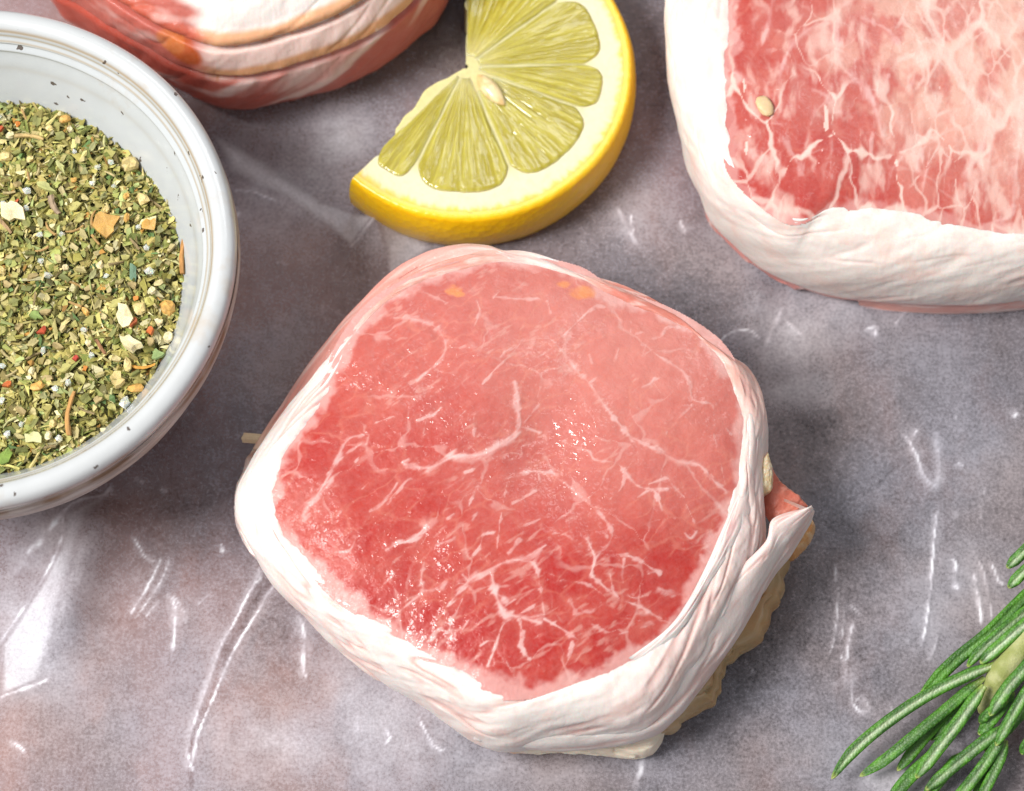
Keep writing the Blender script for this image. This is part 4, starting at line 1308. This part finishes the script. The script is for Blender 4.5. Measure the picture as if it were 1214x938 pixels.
def herb_bed():
    n, m = 240, 90
    A, Q = np.meshgrid(np.linspace(0, 2 * math.pi, n, endpoint=False), np.linspace(.0002, HR * 1.005, m), indexing='ij')
    x, y = Q * np.cos(A), Q * np.sin(A)
    z = herb_z(x, y) - .0007 + .0006 * (fbm(x * 1400, y * 1400, 3, 3) - .5)
    V = np.stack([x + BC[0], y + BC[1], z], -1).reshape(-1, 3)
    k = fbm(x * 1600, y * 1600, 5, 3).ravel()
    C = mix(np.broadcast_to(np.array([.09, .085, .025]), (len(V), 3)), [.26, .24, .08], sstep(.4, .65, k))
    verts, cols, tris = [], [], []
    base = 0
    r2 = np.random.default_rng(5)
    pal = np.array([[.26, .24, .07], [.36, .32, .12], [.42, .40, .16], [.16, .19, .05], [.30, .33, .12], [.52, .47, .24], [.58, .50, .30], [.20, .16, .06], [.40, .33, .14], [.34, .40, .20], [.62, .58, .44], [.12, .11, .04], [.45, .24, .07], [.10, .18, .07]])
    wts = np.array([14, 14, 12, 8, 9, 8, 6, 5, 6, 5, 6, 5, 2, 2.])
    wts /= wts.sum()
    tot = 15000
    kinds = r2.choice(len(pal), tot, p=wts)
    rad = HR * np.sqrt(r2.random(tot)) * 1.0
    ang = r2.random(tot) * 2 * math.pi
    X, Y = rad * np.cos(ang), rad * np.sin(ang)
    keep = X + BC[0] > -.0925
    X, Y, kinds = X[keep], Y[keep], kinds[keep]
    Zb = herb_z(X, Y)
    for i in range(len(X)):
        kd = r2.random()
        size = .00034 + .00090 * r2.random() ** 1.8
        if kd < .18:
            lx, ly, lz = size * 2.4, size * .35, size * .3
        elif kd < .42:
            lx, ly, lz = size * .75, size * .7, size * .65
        else:
            lx, ly, lz = size * 1.35, size * .9, size * .16
        q = 5
        a = np.sort(r2.random(q)) * 2 * math.pi
        rr_ = .7 + .5 * r2.random(q)
        ringp = np.stack([np.cos(a) * rr_ * lx, np.sin(a) * rr_ * ly, (r2.random(q) - .5) * size * .5], -1)
        P = np.concatenate([ringp, [[0, 0, lz], [0, 0, -lz]]])
        e = (r2.normal(0, .38), r2.normal(0, .38), r2.random() * 6.28)
        cx_, sx_, cy_, sy_, cz_, sz_ = math.cos(e[0]), math.sin(e[0]), math.cos(e[1]), math.sin(e[1]), math.cos(e[2]), math.sin(e[2])
        Mx = np.array([[1, 0, 0], [0, cx_, -sx_], [0, sx_, cx_]])
        My = np.array([[cy_, 0, sy_], [0, 1, 0], [-sy_, 0, cy_]])
        Mz = np.array([[cz_, -sz_, 0], [sz_, cz_, 0], [0, 0, 1]])
        P = P @ (My @ Mx @ Mz).T if False else (Mx @ My @ (Mz @ P.T)).T
        P += (X[i] + BC[0], Y[i] + BC[1], Zb[i] + (r2.random() - .45) * .0009)
        verts.append(P)
        col = pal[kinds[i]] * (.62 + .72 * r2.random()) * [1.04, 1, .72]
        cols.append(np.tile(col, (q + 2, 1)))
        for k_ in range(q):
            tris.append((base + k_, base + (k_ + 1) % q, base + q))
            tris.append((base + (k_ + 1) % q, base + k_, base + q + 1))
        base += q + 2
    bed_f = grid_faces(n, m, True)
    tri = np.concatenate([bed_f[:, [0, 1, 2]], bed_f[:, [0, 2, 3]], np.array(tris) + len(V)])
    o = mesh_np('dried_herbs', np.concatenate([V] + verts), tri, M_FLAKE, None, {'col': np.clip(np.concatenate([C] + cols), 0, 1)}, smooth=False)
    o['kind'] = 'stuff'
    o['label'], o['category'] = 'bed of fine crumbled green herbs filling the speckled bowl', 'dried herbs'


herb_bed()


def piece_mesh(name, kind, L, W, T, cols, mat, seed):
    """an irregular flake, granule, crystal or stem, long axis x"""
    r2 = np.random.default_rng(seed)
    if kind in ('granule', 'crystal'):
        nu, nv = (8, 6) if kind == 'granule' else (5, 4)
        P = []
        for i in range(nu):
            for j in range(nv):
                a, b = 2 * math.pi * (i + .3 * r2.random()) / nu, math.pi * j / (nv - 1)
                k = .75 + .45 * r2.random() if 0 < j < nv - 1 else .8
                P.append((math.sin(b) * math.cos(a) * L / 2 * k, math.sin(b) * math.sin(a) * W / 2 * k, math.cos(b) * T / 2 * k))
        F = grid_faces(nu, nv, True)
        F = np.concatenate([F[:, [0, 1, 2]], F[:, [0, 2, 3]]])
        P = np.array(P)
    elif kind == 'stem':
        nu, nv = 7, 6
        P = []
        bend = (r2.random() - .5) * L * .25
        for i in range(nu):
            s = i / (nu - 1)
            for j in range(nv):
                a = 2 * math.pi * j / nv
                k = (.8 + .4 * r2.random()) * (1 - .3 * s)
                P.append(((s - .5) * L, math.cos(a) * W / 2 * k + bend * math.sin(math.pi * s), math.sin(a) * T / 2 * k))
        F = grid_faces(nu, nv, False, True)
        F = np.concatenate([F[:, [0, 1, 2]], F[:, [0, 2, 3]], [[0, 2, 1], [0, 3, 2], [0, 4, 3], [0, 5, 4]], [[36, 37, 38], [36, 38, 39], [36, 39, 40], [36, 40, 41]]])
        P = np.array(P)
    else:
        q = 9
        a = np.linspace(0, 2 * math.pi, q, endpoint=False) + r2.normal(0, .16, q)
        rr_ = .5 + .72 * r2.random(q)
        x, y = np.cos(a) * rr_ * L / 2, np.sin(a) * rr_ * W / 2
        curl = 1.2 * T / W ** 2
        zed = curl * y ** 2 + r2.normal(0, .12, q) * T
        top = np.stack([x, y, zed + T / 2], -1)
        botm = np.stack([x, y, zed - T / 2], -1)
        P = np.concatenate([top, botm, [[0, 0, T / 2], [0, 0, -T / 2]]])
        F = []
        for i in range(q):
            j = (i + 1) % q
            F += [(i, j, 2 * q), (q + j, q + i, 2 * q + 1), (i, q + i, j), (j, q + i, q + j)]
        F = np.array(F)
    C = np.clip(np.array(cols) * (.68 + .55 * r2.random((len(P), 1))), 0, 1)
    me_o = mesh_np(name, P, F, mat, None, {'col': C}, smooth=False)
    return me_o


G_GAR, G_SALT, G_FLK, G_STM, G_RED = 'dried garlic bits in the seasoning', 'salt crystals in the seasoning', 'crumbled herb flakes in the seasoning', 'dried herb stems in the seasoning', 'red pepper flakes in the seasoning'


def put(name, kind, px, py, L, W, T, rot, col, mat, label, cat, group, seed, lift=.0006):
    o = piece_mesh(name, kind, L * PX, W * PX, T * PX, col, mat, seed)
    place(o, px, py, rot, lift, seed)
    return tag(o, label, cat, group)


def place(o, px, py, rot, lift, seed):
    p = at([(px, py)], HZ)[0]
    z = HZ
    for _ in range(3):
        z = float(herb_z(np.array(p[0] - BC[0]), np.array(p[1] - BC[1]))) + lift
        p = at([(px, py)], z)[0]
    r2 = random.Random(seed)
    o.location = p
    o.rotation_euler = (r2.gauss(0, .22), r2.gauss(0, .22), rot)


YEL, PALE, OCH = (.66, .52, .22), (.74, .64, .38), (.66, .38, .10)
B5, B6 = (0, 100, 3.607), (0, 350, 3.352)


def pz(B, x, y):
    return (B[0] + x / B[2], B[1] + y / B[2])


NAMED = [
    ('garlic_flake', 'flake', pz(B5, 450, 595), 32, 29, 7, -.2, OCH, M_GARLIC, 'large squarish yellow-orange garlic flake near the middle of the seasoning', 'garlic flake', G_GAR),
    ('garlic_flake', 'flake', pz(B5, 55, 545), 34, 27, 7, 2.2, PALE, M_GARLIC, 'large pale cream garlic flake at the left of the seasoning', 'garlic flake', G_GAR),
    ('garlic_flake', 'granule', pz(B5, 553, 343), 22, 18, 12, .2, YEL, M_GARLIC, 'rounded yellow garlic granule close to the upper right of the heap', 'garlic flake', G_GAR),
    ('garlic_flake', 'granule', pz(B5, 610, 490), 18, 15, 10, -.5, YEL, M_GARLIC, 'rounded yellow garlic granule below the upper right one', 'garlic flake', G_GAR),
    ('garlic_flake', 'flake', pz(B5, 640, 600), 18, 18, 6, .8, OCH, M_GARLIC, 'amber garlic flake on the right of the seasoning above the upright stem', 'garlic flake', G_GAR),
    ('garlic_flake', 'flake', pz(B6, 495, 85), 24, 32, 8, .3, PALE, M_GARLIC, 'big cream garlic flake with a notched edge on the right of the heap', 'garlic flake', G_GAR),
    ('garlic_flake', 'flake', pz(B6, 515, 190), 38, 18, 8, -.8, PALE, M_GARLIC, 'long cream garlic flake just under the notched one', 'garlic flake', G_GAR),
    ('garlic_flake', 'granule', pz(B6, 665, 50), 20, 18, 12, .3, OCH, M_GARLIC, 'amber garlic lump against the right wall of the bowl', 'garlic flake', G_GAR),
    ('garlic_flake', 'granule', pz(B6, 555, 55), 16, 16, 9, .3, YEL, M_GARLIC, 'small round yellow garlic granule beside the notched cream flake', 'garlic flake', G_GAR),
    ('garlic_flake', 'flake', pz(B6, 465, 340), 18, 16, 7, 1.1, YEL, M_GARLIC, 'yellow garlic chip near the lower right edge of the heap', 'garlic flake', G_GAR),
    ('garlic_flake', 'granule', pz(B6, 670, 165), 15, 13, 8, .6, PALE, M_GARLIC, 'white garlic granule at the lower right wall of the bowl', 'garlic flake', G_GAR),
    ('garlic_flake', 'granule', pz(B6, 505, 275), 10, 17, 8, .1, YEL, M_GARLIC, 'upright amber-yellow garlic bit below the long cream flake', 'garlic flake', G_GAR),
    ('garlic_flake', 'granule', pz(B6, 150, 362), 17, 13, 8, .3, OCH, M_GARLIC, 'peach garlic bit in the lower left of the seasoning', 'garlic flake', G_GAR),
    ('garlic_flake', 'granule', pz(B6, 540, 370), 20, 11, 8, .1, OCH, M_GARLIC, 'brownish garlic bit lying on the lower right edge of the heap', 'garlic flake', G_GAR),
    ('garlic_flake', 'granule', pz(B5, 275, 150), 15, 13, 9, .4, OCH, M_GARLIC, 'orange garlic bit near the top of the seasoning', 'garlic flake', G_GAR),
    ('garlic_flake', 'granule', pz(B5, 20, 310), 20, 12, 8, .1, YEL, M_GARLIC, 'yellow garlic bit at the upper left edge of the picture', 'garlic flake', G_GAR),
    ('herb_flake', 'flake', pz(B6, 135, 565), 18, 18, 4, .9, (.52, .50, .24), M_FLAKE, 'squarish pale green flake at the bottom of the heap', 'herb flake', G_FLK),
    ('herb_flake', 'flake', pz(B6, 15, 640), 22, 18, 3, .4, (.20, .30, .05), M_FLAKE, 'bright green leaf flake at the bottom left of the heap', 'herb flake', G_FLK),
    ('herb_flake', 'flake', pz(B5, 195, 440), 28, 9, 5, -.5, (.44, .44, .16), M_FLAKE, 'long olive flake above the left of the large orange garlic flake', 'herb flake', G_FLK),
    ('herb_flake', 'flake', pz(B5, 260, 355), 20, 8, 5, -1.0, (.46, .46, .18), M_FLAKE, 'slim upright olive flake in the upper part of the seasoning', 'herb flake', G_FLK),
    ('herb_flake', 'flake', pz(B6, 140, 80), 22, 13, 3, -.4, (.22, .30, .08), M_FLAKE, 'folded dark green flake left of the notched garlic flake', 'herb flake', G_FLK),
    ('herb_flake', 'flake', pz(B5, 570, 810), 10, 22, 3, .2, (.16, .27, .17), M_FLAKE, 'blue-green upright flake on the right of the seasoning', 'herb flake', G_FLK),
    ('herb_flake', 'flake', pz(B6, 625, 235), 14, 16, 3, .4, (.28, .38, .14), M_FLAKE, 'fresh green flake near the lower right wall of the bowl', 'herb flake', G_FLK),
    ('dried_twig', 'stem', pz(B5, 783, 735), 43, 6, 5, 1.57, (.50, .24, .07), M_FLAKE, 'upright orange-brown stem leaning on the right wall of the bowl', 'dried twig', G_STM),
    ('dried_twig', 'stem', pz(B5, 125, 228), 34, 5, 4, -.15, (.52, .36, .14), M_FLAKE, 'long tan stem lying across the upper left of the seasoning', 'dried twig', G_STM),
    ('dried_twig', 'stem', pz(B6, 285, 470), 50, 6, 5, 1.5, (.50, .26, .08), M_FLAKE, 'upright brown stem in the lower part of the seasoning', 'dried twig', G_STM),
    ('dried_twig', 'stem', pz(B6, 570, 278), 27, 4, 4, .05, (.62, .30, .05), M_FLAKE, 'short orange stem lying level near the lower right wall', 'dried twig', G_STM),
    ('dried_twig', 'stem', pz(B5, 235, 515), 24, 8, 6, -1.1, (.34, .24, .15), M_FLAKE, 'brown stem chip beside the large pale garlic flake', 'dried twig', G_STM),
    ('dried_twig', 'stem', pz(B6, 30, 680), 28, 4, 4, -.25, (.60, .54, .16), M_FLAKE, 'yellow stem at the bottom left edge of the heap', 'dried twig', G_STM),
    ('dried_twig', 'stem', pz(B6, 140, 650), 24, 4, 4, 1.1, (.58, .48, .18), M_FLAKE, 'thin yellow stem leaning up at the bottom of the heap', 'dried twig', G_STM),
    ('dried_twig', 'stem', pz(B6, 400, 205), 20, 5, 4, -1.0, (.30, .14, .06), M_FLAKE, 'dark brown stem left of the long cream garlic flake', 'dried twig', G_STM),
    ('dried_twig', 'stem', pz(B5, 20, 605), 22, 5, 5, -.8, (.44, .28, .14), M_FLAKE, 'brown stem below the large pale garlic flake', 'dried twig', G_STM),
    ('pepper_flake', 'flake', pz(B6, 170, 143), 12, 9, 3, .5, (.40, .06, .02), M_FLAKE, 'red pepper flake left of centre in the lower half of the bowl', 'pepper flake', G_RED),
    ('pepper_flake', 'flake', pz(B6, 300, 252), 8, 7, 3, .5, (.42, .05, .03), M_FLAKE, 'small scarlet pepper flake in the middle of the lower half', 'pepper flake', G_RED),
    ('pepper_flake', 'flake', pz(B6, 30, 355), 12, 9, 4, .2, (.58, .14, .03), M_FLAKE, 'orange-red pepper flake at the left edge of the picture', 'pepper flake', G_RED),
    ('pepper_flake', 'flake', pz(B6, 597, 140), 9, 12, 4, .2, (.56, .14, .03), M_FLAKE, 'orange-red pepper flake near the right wall of the bowl', 'pepper flake', G_RED),
    ('pepper_flake', 'flake', pz(B6, 530, 105), 8, 18, 4, -.4, (.40, .10, .03), M_FLAKE, 'dark red pepper sliver beside the notched garlic flake', 'pepper flake', G_RED),
    ('pepper_flake', 'flake', pz(B5, 75, 172), 7, 7, 3, 0, (.66, .22, .03), M_FLAKE, 'tiny orange pepper flake near the top of the seasoning', 'pepper flake', G_RED),
    ('salt_crystal', 'crystal', pz(B5, 113, 457), 12, 12, 10, .3, PALE, M_SALT, 'white salt crystal between the pale garlic flake and the olive flake', 'salt crystal', G_SALT),
    ('salt_crystal', 'crystal', pz(B5, 637, 800), 15, 11, 10, .2, PALE, M_SALT, 'large clear salt crystal beside the blue-green flake', 'salt crystal', G_SALT),
    ('salt_crystal', 'crystal', pz(B6, 495, 425), 16, 14, 10, .9, PALE, M_SALT, 'large grey salt crystal at the lower right edge of the heap', 'salt crystal', G_SALT),
    ('salt_crystal', 'crystal', pz(B6, 235, 570), 10, 10, 9, .4, PALE, M_SALT, 'bright white salt crystal left of the upright brown stem', 'salt crystal', G_SALT),
]
for k, (nm, kind, (px, py), L, W, T, rot, col, mat, label, cat, grp) in enumerate(NAMED):
    put(nm, kind, px, py, L, W, T, rot, col, mat, label, cat, grp, 100 + k, .0009 if kind != 'stem' else .0011)
used = [n_[2] for n_ in NAMED]


def scatter(name, kind, count, dims, cols, mat, label, cat, group, nmesh, seed):
    """a few meshes, copied about the visible half of the heap"""
    r2 = random.Random(seed)
    protos = []
    for k in range(nmesh):
        L, W, T = [d[0] + (d[1] - d[0]) * r2.random() for d in dims]
        protos.append(piece_mesh(name, kind, L * PX, W * PX, T * PX, cols[k % len(cols)], mat, seed * 50 + k))
    done = tries = 0
    while done < count and tries < 9000:
        tries += 1
        px, py = r2.uniform(-4, 214), r2.uniform(122, 552)
        p = at([(px, py)], HZ)[0]
        if math.hypot(p[0] - BC[0], p[1] - BC[1]) > HR * .955:
            continue
        if min((px - a) ** 2 + (py - b) ** 2 for a, b in used) < 13 ** 2:
            continue
        used.append((px, py))
        src = protos[done % nmesh]
        if done < nmesh:
            o = src
        else:
            o = src.copy()
            COL.objects.link(o)
        place(o, px, py, r2.random() * 6.28, .0007, seed * 1000 + done)
        tag(o, label if isinstance(label, str) else label[done % nmesh % len(cols)], cat, group)
        done += 1


scatter('garlic_flake', 'granule', 18, ((8, 13), (7, 10), (6, 8)), [YEL, PALE, (.76, .62, .36), OCH], M_GARLIC, 'small yellowish garlic bit among the green flakes in the bowl', 'garlic flake', G_GAR, 8, 11)
scatter('salt_crystal', 'crystal', 24, ((7, 12), (7, 10), (6, 9)), [PALE], M_SALT, 'small whitish salt crystal among the green flakes in the bowl', 'salt crystal', G_SALT, 8, 12)
scatter('herb_flake', 'flake', 110, ((10, 19), (5, 11), (2, 4)), [(.42, .38, .12), (.25, .25, .07), (.52, .44, .19), (.34, .33, .14), (.56, .46, .22), (.17, .18, .05), (.40, .30, .13)], M_FLAKE, ['small olive herb flake on the heap in the bowl', 'small dark green herb flake on the heap in the bowl', 'small straw-coloured herb flake on the heap in the bowl', 'small dull grey-green herb flake on the heap in the bowl', 'small pale tan herb flake on the heap in the bowl', 'small blackish green herb flake on the heap in the bowl', 'small light brown herb flake on the heap in the bowl'], 'herb flake', G_FLK, 18, 13)
scatter('dried_twig', 'stem', 34, ((13, 22), (3, 4), (3, 4)), [(.50, .40, .18), (.46, .28, .10), (.52, .50, .22), (.30, .22, .10)], M_FLAKE, 'thin dry stem piece lying among the green flakes in the bowl', 'dried twig', G_STM, 8, 14)
scatter('pepper_flake', 'flake', 4, ((6, 9), (5, 7), (2, 4)), [(.50, .10, .03), (.60, .22, .04)], M_FLAKE, 'tiny reddish pepper flake among the green flakes in the bowl', 'pepper flake', G_RED, 4, 15)


# ------------------------------------------------------------------ rosemary
def make_rosemary():
    root = thing('rosemary_sprig', 'fresh green rosemary sprig with needle leaves at the lower right corner', 'rosemary sprig', tuple(at([(1190, 840)], 0)[0]))
    t = NT('rosemary_leaf')
    c = t.attr('col')
    v = t.n('ShaderNodeTexVoronoi', i_Scale=2300.0)
    t.set(v, 'Vector', t.coord())
    c = t.mixc(c, (.16, .30, .05), t.ramp(v.outputs['Distance'], .45, .15, 0, .28))
    c = t.mixc(c, (.6, .65, .55), t.ramp(t.noise(700, 3, .5), .35, .7, 0, .5), 'MULTIPLY')
    M = t.done(t.pbr(c, .5, t.bump(t.math('SUBTRACT', 1.0, v.outputs['Distance']), .55, .0003), Subsurface_Weight=.1, Subsurface_Scale=.0005, Specular_IOR_Level=.5))
    m_st = mat_col('rosemary_stem', .7, .2, 2600, .6)
    G1, G2, TIP, SIL = np.array([.030, .115, .008]), np.array([.085, .27, .016]), np.array([.42, .46, .12]), np.array([.66, .72, .52])

    def leaf(P, w, z0, z1, silver=0.0, tw=0.0, seed=0):
        P = zz(P, *A2)
        zed = np.interp(np.linspace(0, 1, len(P)), [0, .5, 1], [z0, (z0 + z1) / 2 + .0012, z1])
        L = dense(at(P, zed), 14)
        d = np.r_[0, np.cumsum(np.linalg.norm(np.diff(L, axis=0), axis=1))]
        n = 70
        L = np.stack([np.interp(np.linspace(0, d[-1], n), d, L[:, k]) for k in range(3)], -1)
        s = np.linspace(0, 1, n)
        T = np.gradient(L, axis=0)
        T /= np.linalg.norm(T, axis=1)[:, None]
        side = np.cross(T, [0, 0, 1.])
        side /= np.linalg.norm(side, axis=1)[:, None]
        up = np.cross(side, T)
        ct, s_t = math.cos(tw), math.sin(tw)
        sd = side * ct + up * s_t
        un = up * ct - side * s_t
        half = w * PX * .52 * np.clip(np.minimum(s / .12 * .45 + .45, 1), 0, 1) * np.sqrt(np.clip((1 - s) / .16, 0, 1)).clip(0, 1) ** .9
        half = np.maximum(half, 1e-5)
        # cross-section: two rolled lobes with a groove along the middle
        m = 20
        q = np.linspace(0, 2 * math.pi, m, endpoint=False)
        cxs, czs = np.cos(q), np.sin(q) * .46
        groove = np.where(np.sin(q) > 0, -.42 * np.exp(-(np.cos(q) / .26) ** 2), 0)
        V = L[:, None] + sd[:, None] * (half[:, None] * cxs[None])[..., None] + un[:, None] * (half[:, None] * (czs + groove)[None])[..., None]
        Sg, Qg = np.meshgrid(s, q, indexing='ij')
        C = mix(G1, G2, sstep(.3, .7, fbm(Sg * 9, Qg * 1.2, seed, 3)))
        mid = np.exp(-(np.cos(Qg) / .30) ** 2) * (np.sin(Qg) > 0)
        C = mix(C, SIL, mid * silver * sstep(1, .85, Sg))
        C = mix(C, TIP, sstep(.955, 1, Sg))
        C = mix(C, TIP, sstep(.12, 0, Sg) * .6)
        mesh_np('leaf', V.reshape(-1, 3), grid_faces(n, m, False, True), M, root, {'col': C.reshape(-1, 3)})

    Ls = [
        ([(695, 490), (600, 525), (450, 597), (300, 697), (180, 800), (105, 897)], 14, .0075, .0040, .85, .3),
        ([(640, 540), (520, 640), (400, 740), (290, 830), (203, 887)], 13, .0060, .0028, .15, -.2),
        ([(640, 570), (590, 640), (540, 710), (470, 800), (400, 893)], 15, .0085, .0050, .75, .2),
        ([(600, 560), (520, 650), (440, 740), (335, 868)], 13, .0045, .0020, .2, 0),
        ([(860, 190), (779, 262), (650, 390), (540, 480), (415, 603)], 15, .0075, .0045, .1, .2),
        ([(860, 255), (779, 315), (690, 390), (620, 455), (580, 505)], 13, .0090, .0065, .5, .3),
        ([(870, 290), (779, 358), (700, 425), (625, 492)], 14, .0100, .0080, .9, .2),
        ([(850, 410), (790, 500), (720, 580), (658, 675)], 15, .0100, .0080, .55, .1),
        ([(860, 480), (800, 570), (735, 680), (680, 780)], 13, .0085, .0060, .5, .1),
        ([(740, 590), (690, 660), (620, 742)], 13, .0065, .0050, .1, 0),
        ([(720, 620), (660, 660), (622, 700)], 10, .0075, .0060, .1, 0),
        ([(720, 710), (640, 765), (540, 845), (435, 935)], 14, .0060, .0030, .45, .2),
        ([(710, 740), (650, 830), (590, 910), (520, 990)], 13, .0055, .0030, .4, .1),
        ([(715, 760), (690, 840), (640, 940), (620, 1000)], 12, .0045, .0030, .3, 0),
        ([(480, 800), (420, 850), (360, 910), (310, 980)], 15, .0032, .0020, .1, 0),
        ([(560, 810), (500, 880), (430, 960)], 14, .0024, .0018, .0, 0),
        ([(690, 760), (670, 860), (600, 980)], 15, .0030, .0020, .0, 0),
        ([(880, 0), (820, 60), (779, 100), (718, 158)], 13, .0080, .0060, .7, .2),
        ([(890, 80), (820, 140), (779, 170), (723, 228)], 13, .0085, .0070, .8, .2),
        ([(860, 700), (800, 760), (770, 810)], 12, .0060, .0050, .1, 0),
        ([(660, 560), (560, 650), (500, 720), (450, 760)], 11, .0040, .0025, .1, 0),
        ([(850, 560), (790, 640), (720, 720), (640, 800)], 13, .0045, .0030, .2, 0),
    ]
    for i, (P, w, z0, z1, sv, tw) in enumerate(Ls):
        leaf(P, w, z0, z1, sv, tw, i)
    # woody stem
    L = dense(at(zz([(1000, 120), (900, 270), (800, 400), (715, 505), (675, 580), (645, 635), (630, 665)], *A2), np.array([.009, .009, .0085, .0070, .0052, .0036, .0022])), 14)
    n, m = len(L), 16
    T = np.gradient(L, axis=0)
    T /= np.linalg.norm(T, axis=1)[:, None]
    sd = np.cross(T, [0, 0, 1.])
    sd /= np.linalg.norm(sd, axis=1)[:, None]
    up = np.cross(sd, T)
    q = np.linspace(0, 2 * math.pi, m, endpoint=False)
    rad = np.interp(np.linspace(0, 1, n), [0, .55, .8, 1], [.0024, .0022, .0016, .0005])
    V = L[:, None] + sd[:, None] * (rad[:, None] * np.cos(q))[..., None] + up[:, None] * (rad[:, None] * np.sin(q))[..., None]
    k = fbm(np.repeat(np.arange(n), m) * .25, np.tile(q, n), 3, 3)
    C = mix(np.broadcast_to(np.array([.29, .32, .09]), (n * m, 3)), [.44, .45, .20], sstep(.35, .65, k))
    mesh_np('stem', V.reshape(-1, 3), grid_faces(n, m, False, True), m_st, root, {'col': C})


make_rosemary()
